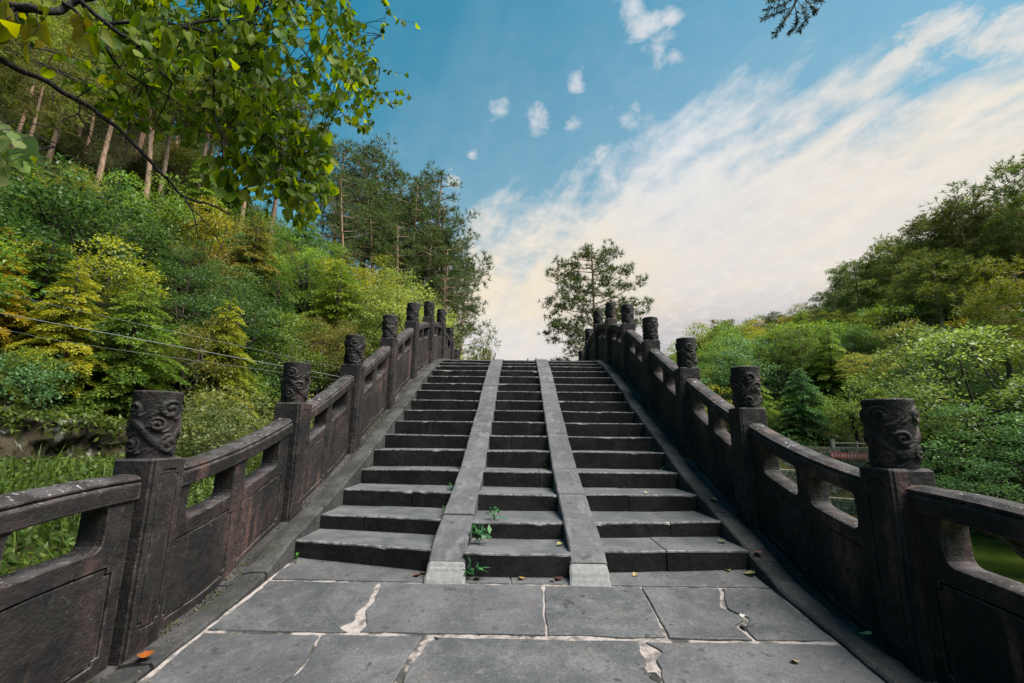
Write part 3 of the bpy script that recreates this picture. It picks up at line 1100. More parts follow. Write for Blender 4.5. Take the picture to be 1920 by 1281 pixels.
# ------------------------------------------------------------------ foliage builders
def leaf_quads(P, D, N, L, W, rnd, fold=.15):
    """one folded rhombus per leaf: base, side, tip, side"""
    n = len(P)
    D = unit(D)
    S = unit(np.cross(D, N))
    N = np.cross(S, D)
    L = np.broadcast_to(L, (n,))[:, None]
    W = np.broadcast_to(W, (n,))[:, None]
    V = np.empty((n, 4, 3))
    V[:, 0] = P
    V[:, 1] = P + D * L * .45 + S * W * .5 + N * W * fold
    V[:, 2] = P + D * L
    V[:, 3] = P + D * L * .45 - S * W * .5 + N * W * fold
    return V.reshape(-1, 3), np.arange(n * 4).reshape(-1, 4), np.repeat(rnd, 4)


def rdir(rs, n):
    return unit(rs.standard_normal((n, 3)))


def broad_tree(seed, H=6.0, R=2.6, lobes=18, clus=26, lv=9, size=.17, flat_=.75, droop=.25, zc=.60, zr=.40, trunk=.06, lobe_r=.40, thin=.5):
    rs = np.random.default_rng(seed)
    C = []
    for i in range(lobes):
        u = rdir(rs, 1)[0]
        u[2] = u[2] * .9 + .1
        rr = rs.uniform(.40, .86)
        C.append([u[0] * R * rr, u[1] * R * rr, zc * H + u[2] * zr * H * rr])
    C = np.array(C)
    lr = R * lobe_r * rs.uniform(.65, 1.25, lobes)
    Ps, Ds, Ns, Rn = [], [], [], []
    for c, r in zip(C, lr):
        out = unit(c - np.array([0, 0, zc * H - .25 * H]))
        m = max(4, int(clus * (r / (R * lobe_r)) ** 2))
        u = unit(rs.standard_normal((m, 3)) + .75 * out + [0, 0, .35])
        p = c + u * r * rs.uniform(.55, 1.05, (m, 1)) * [1, 1, flat_]
        tone = rs.uniform(.25, .75) + rs.uniform(-.2, .2, m)
        for k in range(m):
            q_ = p[k] + rs.standard_normal((lv, 3)) * size * [1.15, 1.15, .6]
            Ps.append(q_)
            Ds.append(u[k] * .7 + rs.standard_normal((lv, 3)) * .65 + [0, 0, -droop])
            Ns.append(np.array([0, 0, .8]) + u[k] * .5 + rs.standard_normal((lv, 3)) * .45)
            Rn.append(np.clip(tone[k] + rs.uniform(-.28, .28, lv), 0, 1))
    P, D, N, Rn = map(np.concatenate, (Ps, Ds, Ns, Rn))
    n = len(P)
    V, Qd, rn = leaf_quads(P, D, N, size * rs.uniform(.7, 1.35, n), size * thin * rs.uniform(.8, 1.2, n), Rn)
    leaf = mesh_np('crown', V, Qd, rnd=rn)
    t = Tubes()
    bend = rs.uniform(-.25, .25, 2)
    tp = smooth_path([[0, 0, -.25], [bend[0] * .3, bend[1] * .3, H * .22], [bend[0], bend[1], H * .48], [0, 0, H * .80]], 4)
    t.add(tp, np.linspace(H * trunk * .55, H * trunk * .12, len(tp)), 7)
    for c in C:
        k = rs.integers(3, len(tp) - 3)
        a = tp[k]
        mid = (a + c) / 2 + [0, 0, -.05 * H] + rs.standard_normal(3) * .05 * H
        bp = smooth_path([a, mid, c], 3)
        t.add(bp, np.linspace(H * trunk * .20, H * trunk * .04, len(bp)), 4)
    return leaf, t.mesh('trunk')


def spray_tree(seed, H=6.0, R=2.2, nb=70, size=.16, droop=.35, low=.08, power=.75):
    """conifer-like tree of flat feathery sprays"""
    rs = np.random.default_rng(seed)
    t = Tubes()
    t.add([[0, 0, -.2], [.05, .02, H * .5], [0, 0, H * .98]], [H * .026, H * .017, .015], 6)
    Ps, Ds, Ns, Rn = [], [], [], []
    for i in range(nb):
        h = low + (1 - low) * (i + rs.uniform(0, .8)) / nb
        L = R * (1 - h) ** power * rs.uniform(.7, 1.2) + .15
        az = i * 2.4 + rs.uniform(-.4, .4)
        d = np.array([math.cos(az), math.sin(az), 0])
        s_ = np.array([-d[1], d[0], 0])
        tt = np.linspace(0, 1, 6)
        br = np.array([0, 0, h * H]) + d * (L * tt)[:, None] + np.array([0, 0, 1]) * (L * (.28 * tt - droop * 1.5 * tt ** 2))[:, None]
        if L > .6:
            t.add(br, np.linspace(.02, .005, 6), 3)
        m = max(5, int(L / size * 2.6))
        tone = rs.uniform(.2, .8)
        for u in np.linspace(.15, 1, m):
            c = np.array([0, 0, h * H]) + d * L * u + np.array([0, 0, L * (.28 * u - droop * 1.5 * u * u)])
            wd = L * .40 * (1 - .65 * u) + .07
            for sg in (-1, 1):
                k = max(2, int(wd / size * 2.2))
                v = np.linspace(.1, 1, k)
                p = c + (s_ * sg * .8 + d * .5) * (wd * v)[:, None] + np.array([0, 0, -1]) * (wd * .30 * v ** 2)[:, None] + rs.standard_normal((k, 3)) * .03
                Ps.append(p)
                Ds.append(np.tile(s_ * sg * .5 + d * .8 - [0, 0, .25], (k, 1)) + rs.standard_normal((k, 3)) * .35)
                Ns.append(np.tile([0, 0, 1.0], (k, 1)) + rs.standard_normal((k, 3)) * .35)
                Rn.append(np.clip(tone + rs.uniform(-.25, .25, k) + .15 * (u - .5), 0, 1))
    P, D, N, Rn = map(np.concatenate, (Ps, Ds, Ns, Rn))
    n = len(P)
    V, Qd, rn = leaf_quads(P, D, N, size * rs.uniform(.8, 1.4, n), size * .42 * rs.uniform(.8, 1.2, n), Rn)
    return mesh_np('crown', V, Qd, rnd=rn), t.mesh('trunk')


def pine_tree(seed, H=14.0, R=2.8, clear=.5, nb=34, tuft=.34, needles=13, lean=.06, shape='flat', per=5, pad=7, padr=1.0, wide=.055):
    """bare trunk, whorled limbs, needle tufts at the twig ends"""
    rs = np.random.default_rng(seed)
    t = Tubes()
    lx, ly = rs.uniform(-lean, lean, 2) * H
    tp = smooth_path([[0, 0, -.3], [lx * .25 + rs.uniform(-.15, .15), ly * .25, H * .3], [lx * .7, ly * .7 + rs.uniform(-.15, .15), H * .65], [lx, ly, H * .98]], 6)
    t.add(tp, np.linspace(H * .0145, H * .003, len(tp)), 8)
    C, U = [], []
    for i in range(nb):
        f = (i + rs.uniform(0, .9)) / nb
        h = clear + (1 - clear) * f
        base = np.array([np.interp(h * H, tp[:, 2], tp[:, j]) for j in range(3)])
        if shape == 'flat':
            L = R * (math.sin(math.pi * min(1, .22 + .72 * f)) ** .8) * rs.uniform(.55, 1.15)
        else:
            L = R * (1 - f) ** .5 * (.70 + .55 * f) * rs.uniform(.65, 1.15) + .25
        az = i * 2.399 + rs.uniform(-.5, .5)
        d = np.array([math.cos(az), math.sin(az), 0])
        up = rs.uniform(.10, .40)
        pts = [base, base + d * L * .5 + [0, 0, L * (up * .35)], base + d * L + [0, 0, L * up]]
        bp = smooth_path(pts, 4)
        t.add(bp, np.linspace(max(.02, H * .0032), .008, len(bp)), 4)
        m = max(2, int(per * L / R))
        for k in range(m):
            u = rs.uniform(.35, 1.0)
            b0 = bp[min(len(bp) - 1, int(u * (len(bp) - 1)))]
            off = np.array([-d[1], d[0], 0]) * rs.uniform(-.42, .42) * L * .8 * (1.15 - .3 * u) + d * rs.uniform(0, .2) * L + [0, 0, rs.uniform(-.02, .20) * L]
            c = b0 + off
            if np.linalg.norm(off) > .15:
                t.add([b0, b0 + off * .6 + [0, 0, -.03], c], [.014, .009, .005], 3)
            # a cushion of tufts round the twig end
            pr = R * rs.uniform(.10, .20) * padr
            for q_ in range(pad):
                o_ = rdir(rs, 1)[0] * pr * rs.uniform(.3, 1.0) * [1, 1, .5]
                C.append(c + o_)
                U.append(unit(o_ / pr * .5 + np.array([0, 0, .7]) + d * .3 + rs.standard_normal(3) * .3))
    C, U = np.array(C), np.array(U)
    n = len(C)
    dirs = unit(U[:, None, :] * .75 + rs.standard_normal((n, needles, 3)) * .8)
    Ln = tuft * rs.uniform(.6, 1.1, (n, needles, 1))
    side = unit(np.cross(dirs, rs.standard_normal((n, needles, 3)))) * tuft * wide
    b = C[:, None, :] + dirs * .02
    V = np.stack([b - side, b + side, b + dirs * Ln], 2).reshape(-1, 3)
    tone = np.clip(rs.uniform(.15, .85, (n, 1)) + rs.uniform(-.2, .2, (n, needles)), 0, 1)
    return mesh_np('crown', V, None, np.arange(len(V)).reshape(-1, 3), rnd=np.repeat(tone.ravel(), 3)), t.mesh('trunk')


# unit models: (crown mesh, trunk mesh, height, crown radius)
KIND = {
    'round': [(*broad_tree(s, 6, 2.5, 20, 26, 9, .19), 6.0, 2.5) for s in (1, 2, 3, 4)],
    'layered': [(*broad_tree(s, 6, 3.0, 24, 22, 9, .17, .28, .1, .58, .40, .05, .42), 6.0, 3.0) for s in (5, 6, 7)],
    'small_leaf': [(*broad_tree(s, 5, 2.3, 26, 30, 9, .115, .7, .35, .55, .44, .05, .36, .45), 5.0, 2.3) for s in (8, 9, 10)],
    'shrub': [(*broad_tree(s, 2.4, 1.7, 16, 24, 9, .12, .75, .2, .48, .46, .03, .46), 2.4, 1.7) for s in (11, 12, 13, 14)],
    'dense': [(*broad_tree(s, 9, 3.6, 46, 58, 9, .125, .72, .3, .55, .44, .045, .27, .48), 9.0, 3.6) for s in (31, 32)],
    'spray': [(*spray_tree(s, 6, 2.2, 70, .15, .35), 6.0, 2.2) for s in (15, 16, 17)],
    'fern': [(*spray_tree(s, 2.2, 2.0, 46, .12, .55, .05, .45), 2.2, 2.0) for s in (18, 19)],
    'pine': [(*pine_tree(s, 11, 3.0, .50, 30, .30, 10, .06, 'flat', 6, 13, 1.5), 11.0, 3.0) for s in (21, 22, 23, 24)],
    'airy_pine': [(*pine_tree(s, 15, 2.9, .36, 34, .30, 9, .06, 'flat', 5, 10, 1.25), 15.0, 2.9) for s in (25, 26, 27)],
    'round_pine': [(*pine_tree(s, 10, 3.4, .42, 36, .30, 9, .10, 'flat', 7, 14, 1.45, .075), 10.0, 3.4) for s in (28, 29, 30)],
}
NAMES = {'dense': ('broadleaf_tree', 'tree'), 'round': ('broadleaf_tree', 'tree'), 'layered': ('layered_tree', 'tree'), 'small_leaf': ('small_leaved_tree', 'tree'), 'shrub': ('shrub', 'shrub'), 'spray': ('feathery_conifer', 'tree'),
         'fern': ('fern_bush', 'shrub'), 'pine': ('pine_tree', 'tree'), 'airy_pine': ('pine_tree', 'tree'), 'round_pine': ('pine_tree', 'tree')}
for kd, lst in KIND.items():
    for cm, tm, _, _ in lst:
        cm.materials.append(M['needle' if 'pine' in kd else 'leaf'])
        tm.materials.append(M['pine_bark' if 'pine' in kd else 'bark'])
PLANTED = []


def plant(kind, x, y, h, colr, label, group=None, z=None, wide=1.0, var=None, name=None, rot=None, tilt=0.0):
    i = random.randrange(len(KIND[kind])) if var is None else var
    cm, tm, H, R = KIND[kind][i]
    z = float(height(x, y)) if z is None else z
    s = h / H
    nm, cat = NAMES[kind]
    o = empty(name or nm, (x, y, z), label, cat, group)
    o.scale = (s * wide, s * wide, s)
    o.rotation_euler = (random.uniform(-.04, .04), tilt + random.uniform(-.04, .04), random.uniform(0, 6.28) if rot is None else rot)
    tr = link('trunk', tm, None, o)
    cr = link('crown', cm, None, o)
    j = random.uniform(.85, 1.15)
    cr.color = (colr[0] * j, colr[1] * j * random.uniform(.95, 1.05), colr[2] * j, 1)
    PLANTED.append((x, y, z, h, R * s * wide))
    return o


def plant_px(kind, px, py_top, Y, colr, label, group=None, **kw):
    """a tree standing Y metres ahead whose tip is seen at (px, py_top)"""
    t = on_y(px, py_top, Y)
    z = kw.pop('z', None)
    z = float(height(t[0], Y)) if z is None else z
    return plant(kind, t[0], Y, max(1.0, t[2] - z), colr, label, group, z=z, **kw)


G_LIME, G_GREEN, G_DEEP, G_OLIVE, G_TEAL, G_GOLD, G_BROWN = (.170, .195, .024), (.086, .150, .024), (.040, .082, .020), (.105, .112, .022), (.058, .125, .040), (.200, .175, .022), (.105, .085, .022)
G_PINE, G_PINE_L = (.062, .094, .024), (.165, .215, .026)

# ------------------------------------------------------------------ left hillside
SKY_L = np.array([(-400, -900), (0, -500), (420, -250), (560, 120), (640, 262), (700, 300), (760, 345), (800, 350), (850, 405), (862, 480), (885, 560), (915, 605), (935, 660), (945, 1281)], float)
SKY_R = np.array([(1100, 1281), (1228, 700), (1290, 640), (1360, 603), (1440, 590), (1500, 575), (1560, 545), (1600, 500), (1640, 490), (1700, 452), (1760, 410), (1830, 392), (1870, 370), (1890, 320), (1925, 310), (2100, 180), (2400, 0)], float)

# tall pines on the upper slope with bare trunks: x of trunk foot, top, depth
for n, (px, pt, Y, tl, what) in enumerate([
        (58, 55, 19, .10, 'pale leaning trunk farthest left'), (100, 40, 26, -.02, 'thin reddish trunk beside the pale leaning one'), (135, 30, 24, .0, 'straight red trunk left of the dark branch'),
        (180, 20, 29, .03, 'slim trunk far up the slope'), (226, 50, 24, .02, 'long orange trunk under the drooping branch'), (285, 25, 30, -.03, 'trunk half hidden behind another'),
        (312, 70, 26, .05, 'stout red trunk, one of a close pair'), (328, 95, 27.5, .06, 'slender trunk, one of a close pair'), (388, 110, 29, .08, 'short leaning trunk behind the leaves'),
        (415, 100, 30, .03, 'pinkish trunk at the end of the dark branch'), (470, 150, 33, .10, 'thin trunk below the drooping leaves'), (520, 180, 37, .12, 'thin leaning trunk in shade')]):
    plant_px('pine', px + 20, pt, Y, G_PINE_L if n < 8 else G_OLIVE, 'tall pine with %s, high on the left' % what, 'tall pines on the left hillside', var=n % 4, tilt=tl * .6)
# dark airy pines along the skyline down to the bridge
for n, (px, pt, Y, kd, what) in enumerate([
        (590, 200, 44, 'airy_pine', 'behind the tips of the overhanging leaves'), (640, 258, 46, 'airy_pine', 'with its top just clear of the overhanging leaves'), (668, 330, 38, 'airy_pine', 'with a long bare leaning trunk'),
        (700, 292, 48, 'pine', 'with a ragged rounded top'), (745, 335, 50, 'pine', 'second from the blue gap of sky'), (778, 352, 46, 'airy_pine', 'thin against the sky'),
        (803, 346, 50, 'airy_pine', 'tallest beside the open sky'), (838, 395, 49, 'airy_pine', 'open crowned at the outer edge of the slope'), (848, 468, 46, 'airy_pine', 'with branches reaching over the white cloud'),
        (870, 545, 50, 'airy_pine', 'rising behind the farthest left post'), (845, 520, 42, 'airy_pine', 'standing behind the carved posts'), (720, 400, 42, 'pine', 'in the dark middle of the grove'), (765, 430, 41, 'airy_pine', 'low in the dark grove'),
        (690, 345, 44, 'pine', 'with a dense crown behind the leaning trunk'), (752, 385, 48, 'pine', 'filling the middle of the grove'), (795, 440, 45, 'pine', 'dense and low near the carved posts'), (822, 450, 52, 'pine', 'dense behind the tallest one')]):
    plant_px(kd, px, pt, Y, G_PINE, 'dark pine %s, left slope' % what, 'dark pines on the left skyline', tilt=.08 if px in (668, 720) else 0)
plant_px('small_leaf', 905, 598, 40, G_PINE, 'small dark tree low beyond the left end of the bridge crest', wide=.42)
plant_px('shrub', 885, 640, 36, G_OLIVE, 'small olive bush beyond the bridge crest below the small dark tree', wide=.3)
# named trees of the lower slope
plant_px('dense', 745, 515, 24, (.150, .185, .045), 'pale yellow-green rounded tree behind the upper left balustrade posts', wide=1.15, var=0)
plant_px('dense', 690, 478, 27, G_LIME, 'bright yellowish tree just left of the pale rounded one', wide=1.1, var=1)
plant_px('dense', 585, 440, 25, G_GREEN, 'large leafy green tree rising above the left balustrade', wide=1.1, var=1)
plant_px('spray', 640, 500, 23, (.10, .16, .025), 'bright feathery tree between the leafy green tree and the yellowish one', wide=1.2, var=1)
plant_px('dense', 30, 448, 12.5, (.055, .13, .030), 'vivid green leafy tree at the left edge above the cables', wide=1.2, var=1)
plant_px('layered', 70, 415, 15, (.11, .135, .026), 'yellow-green flat topped tree at the left edge below the pines', wide=1.1, var=0)
plant_px('layered', 205, 320, 20, (.125, .140, .026), 'slender layered tree with orange tinged leaves among the pine trunks', wide=.8, var=1)
plant_px('round', 395, 395, 21, (.165, .150, .022), 'golden yellow bush at the foot of the forked pine trunk', wide=.9, var=0)
plant_px('spray', 270, 520, 16, (.055, .13, .035), 'green feathery young conifer in the middle of the left slope', wide=1.2, var=0)
plant_px('spray', 205, 690, 11.5, (.050, .085, .022), 'dark drooping conifer over the rock face', wide=1.5, var=2)
plant_px('fern', 215, 735, 11.0, (.080, .115, .022), 'fan of low feathery fronds overhanging the rock face', wide=1.3, var=0)
plant_px('shrub', 30, 700, 8.6, (.105, .150, .022), 'lime green bush spilling at the left edge beside the rock face', wide=1.2, var=1)
plant_px('shrub', 470, 735, 10.5, (.11, .135, .040), 'light green shrub with pale tips behind the first left panel', wide=1.2, var=2)
plant_px('shrub', 400, 760, 9.5, (.085, .115, .035), 'small grey-green shrub between the first and second left posts', wide=1.1, var=3)

ZONES_L = [('high', lambda py: py < 450), ('halfway up', lambda py: py < 640), ('low down', lambda py: py >= 640)]
COLS = [(G_OLIVE, 'olive'), (G_GREEN, 'green'), (G_DEEP, 'dark green'), (G_LIME, 'yellow-green'), (G_TEAL, 'bluish green'), (G_BROWN, 'brownish'), (G_GOLD, 'golden')]


def fill(n_try, xr, yr, pick, limit_px, sky, where, zones, gap, cond):
    cnt = 0
    for _ in range(n_try):
        x, y = random.uniform(*xr), random.uniform(*yr)
        if not cond(x, y):
            continue
        z = float(height(x, y))
        px, py, dep = proj([x, y, z])
        if dep < 2 or not (limit_px[0] < px < limit_px[1]) or py > 1150 or py < -500:
            continue
        kd, h, (cl, cn), wide = pick(x, y, px, py)
        R = KIND[kd][0][3] * h / KIND[kd][0][2] * wide
        if any((x - a) ** 2 + (y - b) ** 2 < (gap * (R + r)) ** 2 for a, b, _, _, r in PLANTED):
            continue
        tx, ty, _ = proj([x, y, z + h])
        if ty < np.interp(tx, sky[:, 0], sky[:, 1]) + 4:
            continue
        if any(a < tx < b and ty < c_ and dep < d_ for a, b, c_, d_ in ((1640, 1800, 600, 45), (1560, 1640, 560, 58), (1600, 1700, 700, 40), (1470, 1520, 720, 38))):
            continue
        # the crown's flanks must stay under the skyline too
        if any(proj([x + dx, y, z + h * .7])[1] < np.interp(proj([x + dx, y, z + h * .7])[0], sky[:, 0], sky[:, 1]) for dx in (-R * .9, R * .9)):
            continue
        zn = next(t for t, f in zones if f(py))
        what = {'round': 'leafy tree', 'layered': 'flat layered tree', 'small_leaf': 'fine leaved tree', 'shrub': 'bushy shrub', 'spray': 'feathery conifer', 'dense': 'dense leafy tree', 'fern': 'low feathery bush', 'round_pine': 'rounded pine', 'pine': 'tall pine', 'airy_pine': 'thin pine'}[kd]
        plant(kd, x, y, h, cl, '%s %s %s %s' % (cn, what, zn, where), '%s %ss %s %s' % (cn, what, zn, where), z=z, wide=wide)
        cnt += 1
    return cnt


def pick_left(x, y, px, py):
    r = random.random()
    if (py < 300 and random.random() < .75) or (py < 400 and random.random() < .25):
        return 'pine', random.uniform(7.5, 10.5), (random.choice([G_PINE_L, G_OLIVE, (.09, .12, .02)]), 'light green'), random.uniform(.9, 1.1)
    if py < 480:
        kd = random.choices(['shrub', 'small_leaf', 'fern', 'spray'], [6, 1, 4, .6])[0]
        h = {'shrub': 1.1, 'small_leaf': 1.6, 'fern': .9, 'spray': 1.7}[kd] * random.uniform(.8, 1.4)
        c = COLS[random.choices(range(7), [6, 4, 6, .8, .6, 1.5, .1])[0]]
    else:
        kd = random.choices(['shrub', 'small_leaf', 'fern', 'spray', 'round', 'layered', 'dense'], [3, 3, 3, 5, 2, 2, 1.5])[0]
        h = {'shrub': 1.7, 'small_leaf': 3.2, 'fern': 1.5, 'spray': 3.8, 'round': 3.6, 'layered': 3.2, 'dense': 3.8}[kd] * random.uniform(.8, 1.4)
        c = COLS[random.choices(range(7), [4, 8, 6, 2.2, 1.6, .6, .2])[0]]
    return kd, h * min(1.5, .55 + y / 32), c, random.uniform(.85, 1.2)


nl = fill(900, (-17, -7), (4, 19), pick_left, (-260, 960), SKY_L, 'on the left hillside', ZONES_L, .36, lambda x, y: x < float(toe(y)) - .5)
nl += fill(2400, (-46, -5), (5, 62), pick_left, (-260, 960), SKY_L, 'on the left hillside', ZONES_L, .40, lambda x, y: x < float(toe(y)) + .4 and not (6 < y < 14 and x > float(toe(y)) - .4))

# ------------------------------------------------------------------ tree behind the crest and the right-hand hill
pc_ = pine_tree(77, 14, 4.6, .24, 60, .32, 11, .01, 'cone', 11, 9, .72, .06)
KIND['centre'] = [(*pc_, 14.0, 4.3)]
NAMES['centre'] = ('pine_tree', 'tree')
pc_[0].materials.append(M['needle'])
pc_[1].materials.append(M['pine_bark'])
plant_px('centre', 1112, 464, 27, (.060, .085, .020), 'single open pine standing behind the crest of the bridge against the pale sky', wide=.98, z=-2.0, rot=.6)

for n, (px, pt, Y, kd, c, what) in enumerate([
        (1905, 308, 44, 'round_pine', (.095, .135, .028), 'tallest at the right edge of the picture'), (1835, 388, 48, 'round_pine', (.12, .135, .026), 'broad topped, second along the ridge from the right edge'), (1765, 405, 50, 'round_pine', (.105, .125, .028), 'with a reddish tinted peak'),
        (1690, 450, 55, 'round_pine', (.105, .145, .028), 'spreading wide over a bare forked trunk'), (1740, 470, 46, 'round_pine', (.13, .16, .028), 'pale with an orange trunk'), (1600, 498, 60, 'round_pine', (.095, .140, .028), 'with a neat dome shaped crown'),
        (1560, 545, 66, 'round_pine', G_PINE, 'low and dark left of the dome shaped pine'), (1505, 574, 74, 'round', (.10, .12, .02), 'light green and rounded at the dip of the ridge'), (1445, 590, 80, 'round_pine', G_PINE, 'small and pointed'),
        (1362, 604, 92, 'round_pine', G_OLIVE, 'tiny and tufted near the low end of the ridge'), (1400, 605, 88, 'round', G_OLIVE, 'small and olive near the low end of the ridge'), (1310, 632, 96, 'round', G_GREEN, 'last and lowest above the balustrade post'),
        (1270, 655, 88, 'round', (.09, .14, .02), 'bright green between two carved posts')]):
    plant_px(kd, px, pt, Y, c, 'ridge tree %s, right hill' % what, 'trees along the right ridge', wide=1.15)
plant_px('dense', 1625, 655, 42, (.20, .21, .045), 'bright yellow-green domed tree with upright tips on the right bank', wide=1.7, var=1)
plant_px('layered', 1690, 715, 40, (.075, .15, .025), 'fresh green tree of flat layered boughs below the yellow-green dome', wide=1.6, var=1)
plant_px('spray', 1495, 690, 40, (.050, .125, .040), 'narrow bluish green conifer left of the yellow-green dome', wide=1.1, var=0)
plant_px('dense', 1875, 560, 25, (.10, .16, .035), 'big fresh green bushy tree filling the right edge over the water', wide=1.25, var=1)
plant_px('dense', 1800, 690, 28, (.070, .135, .040), 'rounded green bush over the water left of the big bushy tree at the right edge', wide=1.3, var=0)
plant_px('dense', 1905, 740, 20, (.060, .130, .040), 'lowest green bush at the right edge leaning over the water', wide=1.3, var=1)
plant_px('round', 1330, 690, 50, (.15, .17, .03), 'pale yellowish bush right of the fourth right post', wide=1.2)
plant_px('round', 1310, 610, 70, (.11, .15, .02), 'lime green tree behind the third right post', wide=1.0)

ZONES_R = [('high', lambda py: py < 590), ('halfway up', lambda py: py < 720), ('low down', lambda py: py >= 720)]


def pick_right(x, y, px, py):
    far = min(1.3, .6 + y / 90)
    if py < 600:
        kd = random.choices(['round_pine', 'round', 'layered', 'pine'], [5, 1, 1, 4])[0]
        c = COLS[random.choices(range(7), [5, 5, 2, 2, 1, .6, .2])[0]]
    else:
        kd = random.choices(['round', 'layered', 'small_leaf', 'spray', 'shrub', 'round_pine', 'dense', 'pine'], [2, 4, 2, 3, 2, 2, 1.5, 1.5])[0]
        c = COLS[random.choices(range(7), [3, 8, 2, 4, 2.5, .5, .8])[0]]
    h = {'round_pine': 10.5 if py > 640 else 7.5, 'round': 7.0 if py > 600 else 5.0, 'layered': 6.0, 'small_leaf': 6.5, 'spray': 7.5, 'shrub': 3.5, 'dense': 7.0, 'pine': 9.0}[kd] * random.uniform(.75, 1.25) * far
    return kd, h, c, random.uniform(.85, 1.15)


nr = fill(3600, (2, 95), (10, 112), pick_right, (1215, 2250), SKY_R, 'on the right hill', ZONES_R, .40,
          lambda x, y: (not bool(in_poly(np.array(x), np.array(y), RIVER))) and x > 2.7 - (y - 20) * .2 and float(dist_poly(np.array(x), np.array(y), BANK)) > (4.5 if 8 < x < 29 else .6) and x > -1)
print('filled', nl, nr)

# ------------------------------------------------------------------ number look-alike trees from left to right so that each label points at one
ONES = ['', 'first', 'second', 'third', 'fourth', 'fifth', 'sixth', 'seventh', 'eighth', 'ninth', 'tenth', 'eleventh', 'twelfth', 'thirteenth', 'fourteenth', 'fifteenth', 'sixteenth', 'seventeenth', 'eighteenth', 'nineteenth', 'twentieth']
NUMS = ['', 'one', 'two', 'three', 'four', 'five', 'six', 'seven', 'eight', 'nine', 'ten', 'eleven', 'twelve', 'thirteen', 'fourteen', 'fifteen', 'sixteen', 'seventeen', 'eighteen', 'nineteen', 'twenty']
TENS = {2: ('twenty', 'twentieth'), 3: ('thirty', 'thirtieth'), 4: ('forty', 'fortieth'), 5: ('fifty', 'fiftieth'), 6: ('sixty', 'sixtieth')}
ordinal = lambda k: 'leftmost' if k == 1 else (ONES[k] if k <= 20 else TENS[k // 10][1] if k % 10 == 0 else TENS[k // 10][0] + '-' + ONES[k % 10]) + ' from left'
number = lambda k: NUMS[k] if k <= 20 else TENS[k // 10][0] + ('-' + NUMS[k % 10] if k % 10 else '')
byg = {}
for o in list(col.objects):
    if o.parent is None and o.get('group') and o.get('group', '').endswith(('hillside', 'hill')) and o['label'] + '|' in o['label'] + '|' and o.type == 'EMPTY':
        byg.setdefault((o['group'], o['label']), []).append(o)
for (g, l), os_ in byg.items():
    g2 = g.replace('bushs', 'bushes')
    for o in os_:
        o['group'] = g2
    n = len(os_)
    if n < 2:
        continue
    os_.sort(key=lambda o: proj(np.array(o.location) + [0, 0, 1])[0])
    for i, o in enumerate(os_):
        o['label'] = '%s of %s %s' % (ordinal(i + 1), number(n), g2)

# ------------------------------------------------------------------ ground cover (uncountable)
def on_terrain(n, xr, yr, cond):
    x = rng.uniform(*xr, n)
    y = rng.uniform(*yr, n)
    k = cond(x, y)
    x, y = x[k], y[k]
    return x, y, height(x, y)


def cover(name, pts, per, size, colr, spread, up, mat, wr=.5):
    x, y, z = pts
    n = len(x) * per
    P = np.repeat(np.stack([x, y, z], -1), per, 0) + rng.standard_normal((n, 3)) * [spread, spread, 0] + np.stack([np.zeros(n), np.zeros(n), rng.uniform(.0, up, n)], -1)
    D = unit(rng.standard_normal((n, 3)) + [0, 0, .35])
    N = unit(rng.standard_normal((n, 3)) * .6 + [0, 0, .8])
    tone = np.repeat(rng.uniform(.1, .9, len(x)), per)
    V, Qd, rn = leaf_quads(P, D, N, size * rng.uniform(.6, 1.4, n), size * wr * rng.uniform(.8, 1.2, n), np.clip(tone + rng.uniform(-.2, .2, n), 0, 1))
    o = link(name, mesh_np(name, V, Qd, rnd=rn), mat)
    o.color = (*colr, 1)
    o['kind'] = 'stuff'
    return o


rs_ = np.random.default_rng(5)
cover('hillside_undergrowth', on_terrain(9000, (-44, -4), (4, 62), lambda x, y: x < toe(y) + .3), 7, .22, (.062, .070, .020), .35, .55, M['leaf'])
cover('hillside_undergrowth', on_terrain(5000, (-17, -6), (3, 20), lambda x, y: x < toe(y) - .2), 9, .11, (.080, .105, .022), .14, .35, M['leaf'])
cover('bank_undergrowth', on_terrain(6500, (-9.5, -2.35), (.3, 16), lambda x, y: x > toe(y) + .1), 8, .085, (.062, .102, .020), .10, .28, M['leaf'])
cover('bank_undergrowth', on_terrain(3000, (-9.5, -2.4), (14, 46), lambda x, y: x > toe(y) - 1), 8, .16, (.085, .115, .022), .22, .7, M['leaf'])
cover('forest_undergrowth', on_terrain(9000, (0, 80), (14, 100), lambda x, y: ~in_poly(x, y, RIVER) & (dist_poly(x, y, BANK) > 4.0) & (x > y * .31)), 6, .30, (.060, .085, .022), .45, .8, M['leaf'])
cover('bank_foliage', on_terrain(2600, (12, 36), (8, 44), lambda x, y: ~in_poly(x, y, RIVER) & (dist_poly(x, y, BANK) > .1) & ((dist_poly(x, y, BANK) > 3.2) | (y < 25)) & ~((x > 17) & (x < 30) & (y > 24) & (y < 37))), 12, .17, (.062, .115, .028), .4, 1.1, M['leaf'])
cover('terrace_grass', on_terrain(1500, (10, 30), (24, 44), lambda x, y: ~in_poly(x, y, RIVER) & (dist_poly(x, y, BANK) > .3) & (dist_poly(x, y, BANK) < 4.5)), 8, .13, (.150, .125, .035), .25, .22, M['leaf'], .2)


